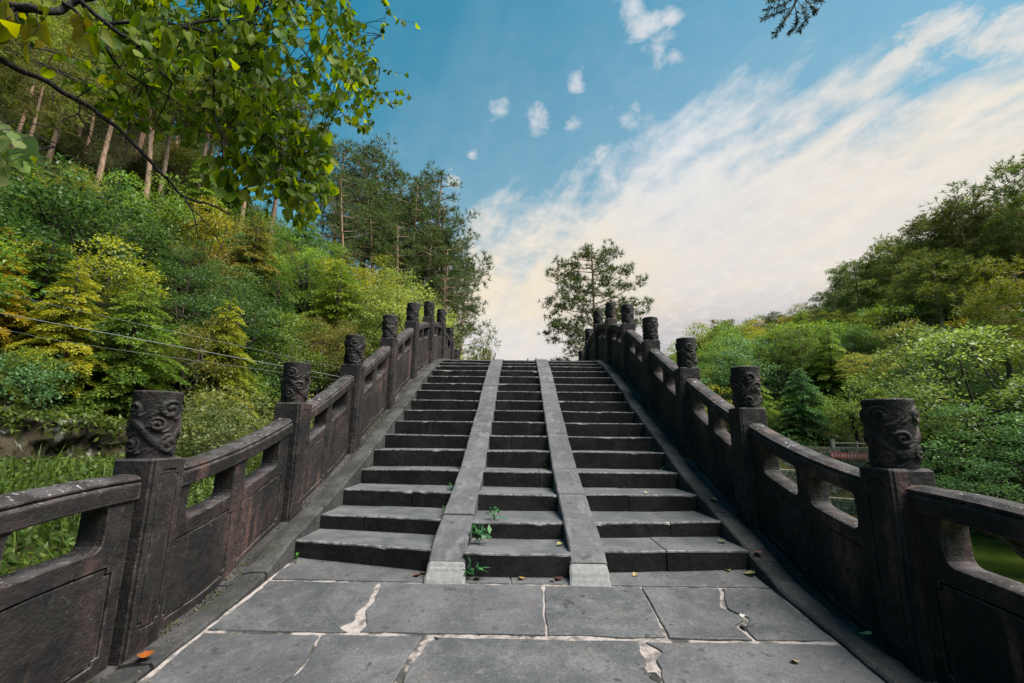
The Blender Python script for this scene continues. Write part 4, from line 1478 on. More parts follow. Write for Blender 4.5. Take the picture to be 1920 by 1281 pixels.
def grass(name, pts, lmin, lmax, colr, w0):
    x, y, z = pts
    n = len(x)
    az = rng.uniform(0, 6.28, n)
    L = rng.uniform(lmin, lmax, n)
    dx, dy = np.cos(az), np.sin(az)
    bend = rng.uniform(.25, .95, n)
    V = np.empty((n, 7, 3))
    for k, (t, wk) in enumerate(((0, 1), (.4, .9), (.75, .55), (1.0, 0))):
        c = np.stack([x + dx * L * bend * t ** 1.7, y + dy * L * bend * t ** 1.7, z + L * (t - .45 * bend * t ** 2.4)], -1)
        s_ = np.stack([-dy, dx, np.zeros(n)], -1) * (w0 * wk)
        if k < 3:
            V[:, 2 * k], V[:, 2 * k + 1] = c - s_, c + s_
        else:
            V[:, 6] = c
    b = np.arange(n)[:, None] * 7
    Qd = np.concatenate([b + [0, 1, 3, 2], b + [2, 3, 5, 4]])
    Tr = b + [4, 5, 6]
    o = link(name, mesh_np(name, V.reshape(-1, 3), Qd, Tr, rnd=np.repeat(np.clip(rng.uniform(.1, 1, n), 0, 1), 7)), M['leaf'])
    o.color = (*colr, 1)
    o['kind'] = 'stuff'
    return o


cx_, cy_ = rng.uniform(-8.6, -3.0, 55), rng.uniform(2.5, 13, 55)
k = cx_ > toe(cy_) + .2
cx_, cy_ = np.repeat(cx_[k], 60), np.repeat(cy_[k], 60)
cx_, cy_ = cx_ + rng.standard_normal(len(cx_)) * .16, cy_ + rng.standard_normal(len(cx_)) * .16
grass('long_grass', (cx_, cy_, height(cx_, cy_) - .02), .35, .85, (.075, .130, .022), .006)
grass('long_grass', on_terrain(2600, (-9, -2.4), (.5, 14), lambda x, y: x > toe(y) - .1), .12, .40, (.070, .115, .022), .004)

# ------------------------------------------------------------------ rock face at the foot of the left slope
ry = np.linspace(5.2, 16.5, 220)
rv_ = np.linspace(0, 1, 30)
RY, RV = np.meshgrid(ry, rv_, indexing='ij')
nse = .07 * vnoise2(RY * 15, RV * 14, 29) + .22 * vnoise2(RY * 1.1, RV * 2.2, 21) + .10 * vnoise2(RY * 3.1, RV * 5, 22) + .05 * vnoise2(RY * 8, RV * 9, 23)
RX = toe(RY) + .30 - .25 * RV + nse
RX[:, -1] -= .9
zb_ = height(toe(ry) + .6, ry) - .35
RZ = zb_[:, None] + RV * (1.25 + .22 * vnoise(ry * .8, 31)[:, None]) + .05 * vnoise2(RY * 4, RV * 4, 24)
nq = len(rv_)
i_, j_ = np.meshgrid(np.arange(len(ry) - 1), np.arange(nq - 1), indexing='ij')
RQ = np.stack([i_ * nq + j_, (i_ + 1) * nq + j_, (i_ + 1) * nq + j_ + 1, i_ * nq + j_ + 1], -1).reshape(-1, 4)
rk = link('rock_face', mesh_np('rock_face', np.stack([RX, RY, RZ], -1).reshape(-1, 3), RQ, smooth=True), M['rock'])
_n = 900
_y = rng.uniform(5.5, 16, _n)
cover('rock_fringe', (toe(_y) + rng.uniform(-.5, .25, _n), _y, np.interp(_y, ry, RZ[:, -1]) - rng.uniform(0, .28, _n)), 8, .10, (.075, .110, .022), .10, .16, M['leaf'])
tag(rk, 'low brown rock face streaked with white lichen beneath the drooping conifer', 'rock')

# ------------------------------------------------------------------ terraced stone wall, railing and banner across the water
def offset_line(d):
    P = BANK[2:7]
    S = np.cumsum(np.r_[0, np.linalg.norm(np.diff(P, axis=0), axis=1)])
    s_ = np.arange(0, S[-1], .4)
    pts = np.stack([np.interp(s_, S, P[:, 0]), np.interp(s_, S, P[:, 1])], -1)
    T = unit(np.gradient(pts, axis=0))
    Nn = np.stack([-T[:, 1], T[:, 0]], -1)      # away from the river (to the right/back)
    pts = pts + Nn * d
    for _ in range(4):
        pts[1:-1] = (pts[:-2] + 2 * pts[1:-1] + pts[2:]) / 4
    return pts, T, Nn


wall = empty('terraced_wall', (24, 33, -5.5), 'stepped retaining wall of pale rough stones above the far bank', 'stone wall')
for d0, z0, z1 in ((.05, -5.9, -4.2), (1.35, -4.5, -2.5), (2.65, -2.8, -.95)):
    pts, T, Nn = offset_line(d0)
    S = np.r_[0, np.cumsum(np.linalg.norm(np.diff(pts, axis=0), axis=1))]
    mb = MB()
    z = z0
    while z < z1:
        hc = random.uniform(.20, .30)
        s_ = random.uniform(0, .3)
        while s_ < S[-1] - .6:
            ln = random.uniform(.25, .6)
            mx_, my_ = np.interp(s_ + ln / 2, S, pts[:, 0]), np.interp(s_ + ln / 2, S, pts[:, 1])
            a_t = math.atan2(np.interp(s_ + ln / 2, S, T[:, 1]), np.interp(s_ + ln / 2, S, T[:, 0]))
            c_, sn = math.cos(a_t), math.sin(a_t)
            dp = random.uniform(-.04, .03)
            hx, hz = ln / 2 - .018, hc - .03
            Vb = []
            for zz, sh in ((0, 0), (hz, .008)):
                for u, v in ((-hx + sh, -.22 - dp), (hx - sh, -.22 - dp), (hx - sh, .25), (-hx + sh, .25)):
                    Vb.append((mx_ + c_ * u - sn * v, my_ + sn * u + c_ * v, z + zz))
            mb.add(Vb, [(4, 5, 6, 7), (0, 1, 5, 4), (1, 2, 6, 5), (3, 0, 4, 7)])
            s_ += ln
        z += hc
    o = part('stonework', mb, M['masonry'], wall, (24, 33, -5.5))
    o['kind'] = 'stuff'
    bk = MB()
    Vb = []
    for (x, y), (nx_, ny_) in zip(pts, Nn):
        Vb += [(x - nx_ * .12, y - ny_ * .12, z0), (x - nx_ * .12, y - ny_ * .12, z1 - .02), (x + nx_ * 1.0, y + ny_ * 1.0, z1 - .02)]
    n3 = len(pts)
    bk.add(Vb, [(3 * i, 3 * i + 3, 3 * i + 4, 3 * i + 1) for i in range(n3 - 1)] + [(3 * i + 1, 3 * i + 4, 3 * i + 5, 3 * i + 2) for i in range(n3 - 1)])
    part('backing', bk, M['ground'], wall, (24, 33, -5.5))

pts, T, Nn = offset_line(3.0)
pxs = np.array([proj([x, y, -.5])[0] for x, y in pts])
i0 = int(np.argmin(abs(pxs - 1557)))
S = np.r_[0, np.cumsum(np.linalg.norm(np.diff(pts, axis=0), axis=1))]
s0 = S[i0]
at_s = lambda s_: np.array([np.interp(s_, S, pts[:, 0]), np.interp(s_, S, pts[:, 1])])
fz = -1.0
fence = empty('railing', (*at_s(s0), fz), 'pale concrete railing along the top of the stepped stone wall across the water', 'railing')
fb = (*at_s(s0), fz)
for n in range(7):
    p = at_s(s0 + 1.5 * n)
    mb = MB()
    w2 = .11 if n == 0 else .06
    hh = .82 if n == 0 else .68
    mb.box((p[0] - w2, p[1] - w2, fz - .3), (p[0] + w2, p[1] + w2, fz + hh))
    mb.box((p[0] - w2 * 1.25, p[1] - w2 * 1.25, fz + hh + .002), (p[0] + w2 * 1.25, p[1] + w2 * 1.25, fz + hh + .05))
    part('post', mb, M['concrete'], fence, fb)
    if n < 6:
        p2 = at_s(s0 + 1.5 * (n + 1))
        for zr_ in (.24, .56):
            t = Tubes()
            t.add([[*p, fz + zr_], [*((p + p2) / 2), fz + zr_], [*p2, fz + zr_]], .05, 6)
            link('rail', t.mesh('rail', fb), M['concrete'], fence)
# banner laid against the wall below the railing
bs0, bs1 = s0 - .25, s0 + 2.25
u_ = np.linspace(0, 1, 26)
off = -.62
mbn = MB()
Vb = []
ban_p = []
for u in u_:
    p = at_s(bs0 + (bs1 - bs0) * u)
    nn = np.array([np.interp(bs0 + (bs1 - bs0) * u, S, Nn[:, 0]), np.interp(bs0 + (bs1 - bs0) * u, S, Nn[:, 1])])
    wv = .02 * math.sin(u * 21)
    ban_p.append((p + nn * (off + wv), nn))
    for k2, zz in ((0, -1.52), (0, -1.10), (.012, -1.10), (.012, -1.52)):
        q_ = p + nn * (off + wv + k2)
        Vb.append((q_[0], q_[1], zz - .05 * math.sin(u * math.pi)))
mbn.add(Vb, [(4 * i + a, 4 * i + 4 + a, 4 * i + 4 + (a + 1) % 4, 4 * i + (a + 1) % 4) for i in range(25) for a in range(4)] + [(0, 1, 2, 3), (103, 102, 101, 100)])
bb0 = (*ban_p[0][0], -1.5)
ban = link('banner', mbn.mesh('banner', False, bb0), M['banner'], None, bb0)
tag(ban, 'red cloth banner with a row of white characters on the stone wall', 'banner')
# its row of white characters, too small in the photograph to read: strokes on the cloth
for c in range(12):
    u = .07 + c * .078
    mb = MB()
    i = min(24, int(u * 25))
    p, nn = ban_p[i]
    tt_ = np.array([nn[1], -nn[0]])
    for st in range(5):
        if st < 3:
            du0, du1, dz0, dz1 = -.065, .065, -.10 + st * .095, -.075 + st * .095
        else:
            du0 = (-.03, .02)[st - 3] + random.uniform(-.015, .015)
            du1, dz0, dz1 = du0 + .022, -.11, .12
        nf = -.030
        q0, q1 = p + tt_ * du0 + nn * nf, p + tt_ * du1 + nn * nf
        zc = -1.31 - .05 * math.sin(u * math.pi)
        mb.add([(*q0, zc + dz0), (*q1, zc + dz0), (*q1, zc + dz1), (*q0, zc + dz1)], [(0, 1, 2, 3)])
    part('character', mb, M['white'], ban, bb0)

# ------------------------------------------------------------------ cables crossing the left slope
for (p0, p1, p2, p3), r, lab in (
        (((-260, 480), (0, 548), (280, 612), (640, 690)), .003, 'thin uppermost cable slanting across the left hillside'),
        (((-260, 545), (0, 588), (200, 625), (720, 722)), .006, 'thick pale cable slanting across the left hillside between two thin ones'),
        (((-260, 590), (0, 618), (250, 660), (700, 722)), .0025, 'thin lowest cable slanting across the left hillside')):
    P = [on_y(*p0, 4.0), on_y(*p1, 4.9), on_y(*p2, 6.6), on_y(*p3, 15.0)]
    t = Tubes()
    pp = smooth_path(P, 10)
    t.add(pp, r, 6)
    tag(link('power_cable', t.mesh('power_cable'), M['cable']), lab, 'cable', 'cables across the left slope')

# ------------------------------------------------------------------ broad-leaved tree overhanging from the left
TB = (-5.3, 2.9, -1.9)
tree = empty('overhanging_tree', TB, 'large dark limbed tree reaching in from the top left corner with big drooping green leaves', 'tree')
trunk = Tubes()
tp = smooth_path([[-5.3, 2.9, -2.2], [-5.25, 2.95, 0], [-5.0, 3.1, 2.0], [-4.75, 3.2, 3.6], [-4.5, 3.3, 6.0]], 6)
trunk.add(tp, np.linspace(.24, .12, len(tp)), 12)
link('trunk', trunk.mesh('trunk', TB), M['black_bark'], tree)


def limb(pix, r0, r1, start=None, n=6, sides=7):
    P = [on_y(px, py, Y) for px, py, Y in pix]
    if start is not None:
        P = [np.array(start, float)] + P
    pp = smooth_path(P, n)
    L = np.r_[0, np.cumsum(np.linalg.norm(np.diff(pp, axis=0), axis=1))]
    kink = np.stack([vnoise(L * 9, 3.1 + r0 * 99), vnoise(L * 9, 5.7 + r0 * 77), vnoise(L * 9, 9.2 + r0 * 55)], -1) * min(.02, r0 * .7)
    kink[0] = 0
    pp = pp + kink
    rr = np.linspace(r0, r1, len(pp)) * (1 + .10 * vnoise(L * 14, r0 * 311))
    t = Tubes()
    t.add(pp, rr, sides)
    link('branch', t.mesh('branch', TB), M['black_bark'], tree)
    return pp


LIMBS = []
LIMBS.append(limb([(-90, 45, 3.4), (0, 107, 3.4), (80, 152, 3.5), (150, 190, 3.6), (230, 247, 3.8), (300, 322, 4.0), (345, 366, 4.1), (395, 386, 4.2), (432, 402, 4.3)], .034, .006, (-4.95, 3.1, 2.3)))
LIMBS.append(limb([(-90, -40, 3.2), (0, 3, 3.2), (55, 20, 3.25), (92, 22, 3.3), (140, 2, 3.4), (215, -12, 3.5), (320, -50, 3.7)], .044, .022, (-4.8, 3.2, 3.0)))
LIMBS.append(limb([(118, 5, 3.35), (148, 28, 3.4), (163, 62, 3.45), (200, 88, 3.5), (216, 116, 3.6), (240, 140, 3.7), (290, 166, 3.8), (330, 190, 3.9), (372, 214, 4.0)], .017, .005))
LIMBS.append(limb([(140, -12, 3.4), (200, 46, 3.5), (262, 92, 3.6), (290, 125, 3.7), (318, 150, 3.8), (316, 180, 3.8), (318, 205, 3.85)], .024, .004))
LIMBS.append(limb([(200, 46, 3.5), (262, 42, 3.6), (330, 48, 3.8), (396, 72, 4.0), (402, 150, 4.1), (402, 210, 4.2), (415, 250, 4.2), (440, 282, 4.3), (470, 312, 4.4), (505, 334, 4.5)], .017, .004))
LIMBS.append(limb([(396, 72, 4.0), (440, 100, 4.2), (470, 180, 4.4), (500, 250, 4.6), (535, 284, 4.7), (570, 288, 4.8)], .010, .003))
LIMBS.append(limb([(330, 48, 3.8), (450, 40, 4.2), (550, 70, 4.7), (640, 120, 5.2), (690, 172, 5.6), (735, 172, 5.8), (762, 168, 5.9)], .015, .002))
LIMBS.append(limb([(550, 70, 4.7), (610, 150, 5.0), (640, 210, 5.2), (672, 235, 5.3), (700, 238, 5.4)], .009, .002))
LIMBS.append(limb([(450, 40, 4.2), (540, -10, 4.6), (640, -50, 5.2), (700, -25, 5.6), (725, 12, 5.8), (745, 35, 5.9), (785, 45, 6.0)], .010, .002))
LIMBS.append(limb([(725, 12, 5.8), (722, 40, 5.8), (716, 66, 5.8)], .004, .0015, None, 4, 4))
LIMBS.append(limb([(690, 172, 5.6), (712, 182, 5.7), (738, 192, 5.8), (768, 180, 5.9)], .004, .0015, None, 4, 4))
LIMBS.append(limb([(640, 90, 5.2), (690, 105, 5.5), (720, 130, 5.6), (760, 138, 5.8)], .005, .0015, None, 4, 4))
for tw in ([(150, 192, 3.6), (146, 212, 3.6), (112, 230, 3.55), (113, 258, 3.5), (104, 277, 3.5)], [(146, 212, 3.6), (166, 243, 3.7), (200, 262, 3.7), (222, 276, 3.75)], [(100, 170, 3.5), (98, 190, 3.5), (95, 201, 3.5)],
           [(165, 243, 3.7), (172, 268, 3.75), (192, 312, 3.8)], [(230, 247, 3.8), (238, 282, 3.8), (228, 305, 3.8), (222, 318, 3.8), (212, 340, 3.8)], [(345, 366, 4.1), (362, 400, 4.15), (371, 440, 4.2), (367, 478, 4.2), (360, 500, 4.2)],
           [(345, 366, 4.1), (352, 385, 4.1), (380, 410, 4.2), (402, 435, 4.25), (418, 468, 4.3), (455, 490, 4.4)], [(371, 420, 4.2), (345, 432, 4.2), (318, 436, 4.2)], [(270, 152, 3.8), (262, 178, 3.8), (246, 190, 3.8)], [(272, 160, 3.8), (285, 200, 3.85), (298, 225, 3.9), (345, 262, 4.0)],
           [(290, 128, 3.7), (272, 136, 3.7), (254, 150, 3.7), (236, 160, 3.7)], [(316, 180, 3.8), (300, 215, 3.9), (282, 250, 3.9)], [(32, 22, 3.2), (33, 40, 3.2), (48, 52, 3.2)], [(50, 24, 3.25), (60, 60, 3.3), (58, 100, 3.3)],
           [(30, 25, 3.2), (10, 35, 3.1), (-20, 45, 3.1)], [(415, 250, 4.2), (420, 300, 4.3), (440, 340, 4.4), (470, 372, 4.5)], [(440, 282, 4.3), (480, 300, 4.5), (540, 322, 4.7), (570, 330, 4.8)], [(470, 180, 4.4), (500, 200, 4.5), (540, 260, 4.7), (600, 270, 4.9)],
           [(143, 185, 3.6), (170, 165, 3.55), (190, 158, 3.5)], [(310, 330, 4.0), (345, 345, 4.1), (385, 352, 4.2), (420, 370, 4.3)]):
    LIMBS.append(limb(tw, .007, .002, None, 5, 5))
LP = np.concatenate(LIMBS)


def heart_leaf(seed):
    """pointed heart shaped leaf, stalk end at the origin, tip along +Y, folded along the midrib and curling"""
    rs = np.random.default_rng(seed)
    out = [(0, 0), (.20, -.06), (.38, .06), (.44, .25), (.36, .48), (.22, .70), (.09, .87), (0, 1.0)]
    mid = [0, .02, .10, .28, .50, .72, .88, 1.0]
    cur, fo = rs.uniform(.05, .35), rs.uniform(.10, .35)
    V, Qd, Tr = [], [], []
    f = lambda x, y: (x * rs.uniform(.96, 1.04), y, abs(x) * fo - cur * y * y + .03 * math.sin(y * 11 + seed) * abs(x) * 2)
    for y in mid:
        V.append((0, y, -cur * y * y))
    for sgn in (1, -1):
        b = len(V)
        for x, y in out[1:-1]:
            V.append(f(sgn * x, y))
        R = [0] + list(range(b, b + 6)) + [7]
        for i in range(7):
            a, c = R[i], R[i + 1]
            m0, m1 = i, i + 1
            face = []
            for q in ((m0, a, c, m1) if sgn > 0 else (m1, c, a, m0)):
                if q not in face:
                    face.append(q)
            if len(face) == 4:
                Qd.append(face)
            elif len(face) == 3:
                Tr.append(face)
    return np.array(V), np.array(Qd), np.array(Tr)


HL = [heart_leaf(s) for s in range(6)]
LEAF_ME = []
for s, (V, Qd, Tr) in enumerate(HL):
    me = mesh_np('leaf', V, Qd, Tr, smooth=True, rnd=np.full(len(V), .5))
    me.materials.append(M['big_leaf'])
    LEAF_ME.append(me)


def inside(poly, n):
    P = np.array(poly, float)
    out = []
    while len(out) < n:
        x, y = rng.uniform(P[:, 0].min(), P[:, 0].max()), rng.uniform(P[:, 1].min(), P[:, 1].max())
        if in_poly(np.array(x), np.array(y), P):
            out.append((x, y))
    return out


REG = [
    ([(200, -60), (640, -80), (672, 60), (700, 150), (690, 190), (600, 235), (520, 240), (440, 215), (380, 130), (330, 60), (230, 40)], 275, (3.6, 5.3), .108, 7, (.088, .148, .012)),
    ([(385, 190), (560, 215), (628, 240), (630, 340), (600, 395), (545, 405), (480, 350), (425, 330), (430, 260)], 125, (4.2, 5.2), .112, 7, (.105, .158, .014)),
    ([(0, -20), (190, 30), (235, 110), (150, 75), (60, 60), (10, 75)], 12, (3.1, 3.4), .150, 4, (.130, .140, .012)),
    ([(180, 110), (300, 120), (390, 180), (380, 260), (260, 240), (185, 190)], 52, (4.2, 4.9), .110, 6, (.150, .200, .018)),
    ([(195, 20), (330, 30), (390, 100), (330, 140), (225, 105)], 34, (3.4, 3.9), .118, 5, (.085, .142, .012)),
    ([(640, 0), (700, 90), (720, 200), (690, 260), (640, 235), (630, 120)], 46, (5.3, 6.0), .090, 5, (.085, .120, .014)),
    ([(375, 295), (440, 300), (470, 360), (430, 380), (385, 340)], 10, (4.2, 4.4), .145, 4, (.125, .190, .016)),
    ([(-30, 225), (25, 235), (35, 300), (0, 315), (-30, 310)], 6, (3.0, 3.3), .13, 5, (.120, .180, .060)),
]
leaves = []          # (position, basis, size, colour)
twigs = Tubes()
for poly, nt_, (ya, yb), sz, per, colr in REG:
    for px, py in inside(poly, nt_):
        Y = random.uniform(ya, yb)
        c = on_y(px, py, Y)
        d = np.linalg.norm(LP - (c + [0, 0, .15]), axis=1)
        a = LP[int(np.argmin(d))]
        if np.linalg.norm(c - a) > .9:
            a = c + (a - c) * .9 / np.linalg.norm(c - a)
        mid = (a + c) / 2 + np.array([0, 0, .06]) + rng.standard_normal(3) * .03
        end = c + np.array([random.uniform(-.12, .12), random.uniform(-.1, .1), -random.uniform(.05, .22)])
        tp_ = smooth_path([a, mid, c, end], 4)
        twigs.add(tp_, np.linspace(.005, .0016, len(tp_)), 4)
        for k in range(per):
            f = .35 + .65 * (k + random.random()) / per
            p = tp_[min(len(tp_) - 1, int(f * (len(tp_) - 1)))]
            D = unit(np.array([random.gauss(0, .45), random.gauss(0, .45), -1.0 + random.gauss(0, .25)]))
            N = rdir(rng, 1)[0]
            S_ = unit(np.cross(D, N))
            N = np.cross(S_, D)
            st = D * .02 + S_ * random.uniform(-.03, .03)
            v = random.uniform(.75, 1.25)
            cl = (colr[0] * v * random.uniform(.85, 1.3), colr[1] * v, colr[2] * v)
            leaves.append((p + st, np.stack([S_, D, N], 1), sz * random.uniform(.5, 1.3), cl))
# leaves along the thin outer twigs against the sky
for li in (6, 7, 8, 9, 10, 11):
    pth = LIMBS[li]
    for k in range(int(len(pth) * (.6 if li < 9 else 1.0))):
        i = random.randrange(int(len(pth) * .45), len(pth))
        D = unit(np.array([random.gauss(.3, .5), random.gauss(0, .4), -.8 + random.gauss(0, .3)]))
        S_ = unit(np.cross(D, rdir(rng, 1)[0]))
        leaves.append((pth[i] + D * .01, np.stack([S_, D, np.cross(S_, D)], 1), random.uniform(.07, .115), (.075, .100, .016)))
link('twigs', twigs.mesh('twigs', TB), M['black_bark'], tree)['kind'] = 'stuff'


def px_size(l):
    q_ = proj(l[0])
    vis = -20 < q_[0] < 1940 and -10 < q_[1] < 1290
    return l[2] / q_[2] if vis else 0


leaves.sort(key=px_size, reverse=True)
tb = np.array(TB)
for p, B, s, cl in leaves[:298]:
    o = link('leaf', LEAF_ME[random.randrange(6)], None, tree)
    R4 = Matrix(((B[0, 0], B[0, 1], B[0, 2], 0), (B[1, 0], B[1, 1], B[1, 2], 0), (B[2, 0], B[2, 1], B[2, 2], 0), (0, 0, 0, 1)))
    o.matrix_basis = Matrix.Translation(Vector(p - tb)) @ R4 @ Matrix.Diagonal((s, s, s, 1))
    o.color = (*cl, 1)
Vs, Qs, Ts, Rs, kk = [], [], [], [], 0
for p, B, s, cl in leaves[298:]:
    V, Qd, Tr = HL[random.randrange(6)]
    Vs.append((V * s) @ B.T + p - tb)
    Qs.append(Qd + kk)
    Ts.append(Tr + kk)
    Rs.append(np.full(len(V), random.random()))
    kk += len(V)
o = link('smaller_leaves', mesh_np('smaller_leaves', np.concatenate(Vs), np.concatenate(Qs), np.concatenate(Ts), True, np.concatenate(Rs)), M['big_leaf'], tree)
o.color = (.090, .148, .012, 1)
o['kind'] = 'stuff'
print('leaves', len(leaves))

# ------------------------------------------------------------------ conifer sprig hanging in at the top right, from a tree outside the picture
NB = (10.6, 4.6, float(height(10.6, 4.6)))
con = empty('overhanging_conifer', NB, 'dark sprig of short needled conifer hanging into the blue sky at the top edge', 'tree')
t = Tubes()
tp = smooth_path([[10.6, 4.6, NB[2] - .3], [10.5, 4.6, 0], [10.55, 4.65, 4], [10.5, 4.6, 9.5]], 6)
t.add(tp, np.linspace(.26, .05, len(tp)), 10)
link('trunk', t.mesh('trunk', NB), M['bark'], con)
t = Tubes()
b0 = on_y(1560, -120, 4.2)
b1 = on_y(1505, -30, 4.2)
main = smooth_path([np.array([10.5, 4.6, 5.6]), np.array([6.0, 4.4, 6.2]), b0, b1, on_y(1488, 12, 4.2), on_y(1462, 52, 4.2)], 6)
t.add(main, np.linspace(.05, .003, len(main)), 6)
Ps, Ds = [], []
for a, b, c in (((1505, -30), (1475, 5), (1437, 18)), ((1505, -30), (1525, -5), (1540, 2)), ((1495, 0), (1512, 30), (1500, 58)), ((1488, 12), (1455, 25), (1428, 36)), ((1488, 12), (1470, 40), (1452, 66)), ((1500, -10), (1525, 15), (1528, 24)), ((1500, -10), (1460, -2), (1440, 2)), ((1490, 10), (1495, 40), (1480, 62)), ((1505, -30), (1480, -20), (1450, -25)), ((1515, -40), (1545, -25), (1560, -20))):
    pp = smooth_path([on_y(*a, 4.2), on_y(*b, 4.2 + random.uniform(-.1, .1)), on_y(*c, 4.2 + random.uniform(-.15, .15))], 8)
    t.add(pp, np.linspace(.004, .0015, len(pp)), 4)
    for q_ in range(2):
        for i in range(3, len(pp)):
            for k in range(7):
                Ps.append(pp[i] + rng.standard_normal(3) * .006)
                Ds.append(unit(pp[i] - pp[i - 1]) * .7 + rdir(rng, 1)[0] * .9)
link('branch', t.mesh('branch', NB), M['black_bark'], con)
V, Qd, rn = leaf_quads(np.array(Ps) - np.array(NB), np.array(Ds), rdir(rng, len(Ps)), rng.uniform(.035, .065, len(Ps)), .008, rng.uniform(0, 1, len(Ps)))
o = link('needles', mesh_np('needles', V, Qd, rnd=rn), M['needle'], con)
o.color = (.018, .030, .012, 1)
o['kind'] = 'stuff'
cm = KIND['airy_pine'][0][0]
cr = link('crown', cm, None, con)
cr.visible_shadow = True
cr.location = (0, 0, 4.5)
cr.scale = (.85, .85, .75)
cr.color = (*G_PINE, 1)

# ------------------------------------------------------------------ moss, grit, weeds and fallen leaves on the stone
n = 5200
ym = rng.uniform(.2, 10.5, n)
sm = rng.choice([-1, 1], n)
clump = vnoise(ym * 3.1, 41) * .5 + vnoise(ym * 9, 42) * .5
keep = clump + rng.uniform(-.5, .5, n) > -.1
ym, sm = ym[keep], sm[keep]
n = len(ym)
xm = sm * (1.895 - np.abs(rng.normal(0, .055, n)))
zm = deck(ym) + np.interp(np.abs(xm), [1.70, 1.755, 1.79, 1.84], [.002, -.010, -.058, -.084])
V, Qd, rn = leaf_quads(np.stack([xm, ym, zm], -1), rng.standard_normal((n, 3)) + [0, 0, .8], rdir(rng, n), rng.uniform(.008, .024, n), .011, rng.uniform(0, 1, n))
o = link('moss', mesh_np('moss', V, Qd, rnd=rn), M['leaf'])
o.color = (.050, .055, .018, 1)
o['kind'] = 'stuff'
n = 1500
yg, sg = rng.uniform(.5, 10, n), rng.choice([-1, 1], n)
ag = 1.885 - np.abs(rng.normal(0, .07, n))
zg = deck(yg) + np.interp(ag, [1.70, 1.755, 1.79, 1.84], [.002, -.010, -.058, -.084])
r = rng.uniform(.002, .008, n)
tet = np.array([[1, 0, -.4], [-.5, .87, -.4], [-.5, -.87, -.4], [0, 0, .8]])
V = np.stack([sg * ag, yg, zg], -1)[:, None, :] + tet[None] * r[:, None, None] * rng.uniform(.6, 1.3, (n, 1, 3))
o = link('grit', mesh_np('grit', V.reshape(-1, 3), None, (np.arange(n)[:, None, None] * 4 + np.array([[0, 1, 3], [1, 2, 3], [2, 0, 3]])[None]).reshape(-1, 3)), M['kerb'])
o['kind'] = 'stuff'


# crumbs of leaf litter lying on the treads and in the corners
Ps = []
for k in range(16):
    for _ in range(34):
        x = random.uniform(-1.58, 1.58)
        if .33 < abs(x) < .60:
            continue
        yb_ = float(y_nose(k + 1, x)) if k < 15 else 9.85
        ya_ = float(y_nose(k, x)) + .03
        Ps.append((x, yb_ - (yb_ - ya_) * random.random() ** 2.2 - .004, ZK[k] + .004))
for _ in range(160):
    x, y = random.uniform(-1.55, 1.55), random.uniform(1.6, 3.2)
    Ps.append((x, y, float(pave_z(y)) + .003))
m_ = len(Ps)
V, Qd, rn = leaf_quads(np.array(Ps), rng.standard_normal((m_, 3)) * [1, 1, .15], np.array([0, 0, 1.0]) + rng.standard_normal((m_, 3)) * .25, rng.uniform(.006, .022, m_), .007, rng.uniform(0, 1, m_))
o = link('leaf_litter', mesh_np('leaf_litter', V, Qd, rnd=rn), M['dry'])
o.color = (.14, .11, .06, 1)
o['kind'] = 'stuff'


def weed(p, size, nlv, colr, label, lean=(0, -1, .4), long_=.45):
    rs = np.random.default_rng(int(abs(p[0] * 1000 + p[1] * 77)))
    o = empty('weed', tuple(p), label, 'plant', 'weeds growing from the step joints')
    Ps, Ds, Ns = [], [], []
    t = Tubes()
    for i in range(nlv):
        d = unit(np.array(lean) * .6 + rs.standard_normal(3) * .6 + [0, 0, .45])
        e = d * size * rs.uniform(.5, 1.1)
        t.add([[0, 0, 0], e * .55 + [0, 0, .01], e], .0018, 4)
        for q_ in range(3):
            Ps.append(e * (1 - .22 * q_))
            Ds.append(unit(d * .7 + rs.standard_normal(3) * .5 - [0, 0, .25]))
            Ns.append(unit(np.array([0, 0, 1.0]) + rs.standard_normal(3) * .4))
    m = len(Ps)
    V, Qd, rn = leaf_quads(np.array(Ps), np.array(Ds), np.array(Ns), size * .75 * rs.uniform(.7, 1.2, m), size * .75 * long_ * rs.uniform(.8, 1.2, m), rs.uniform(.1, .9, m))
    link('stem', t.mesh('stem'), M['leaf'], o).color = (*colr, 1)
    link('foliage', mesh_np('foliage', V, Qd, rnd=rn), M['leaf'], o).color = (*colr, 1)


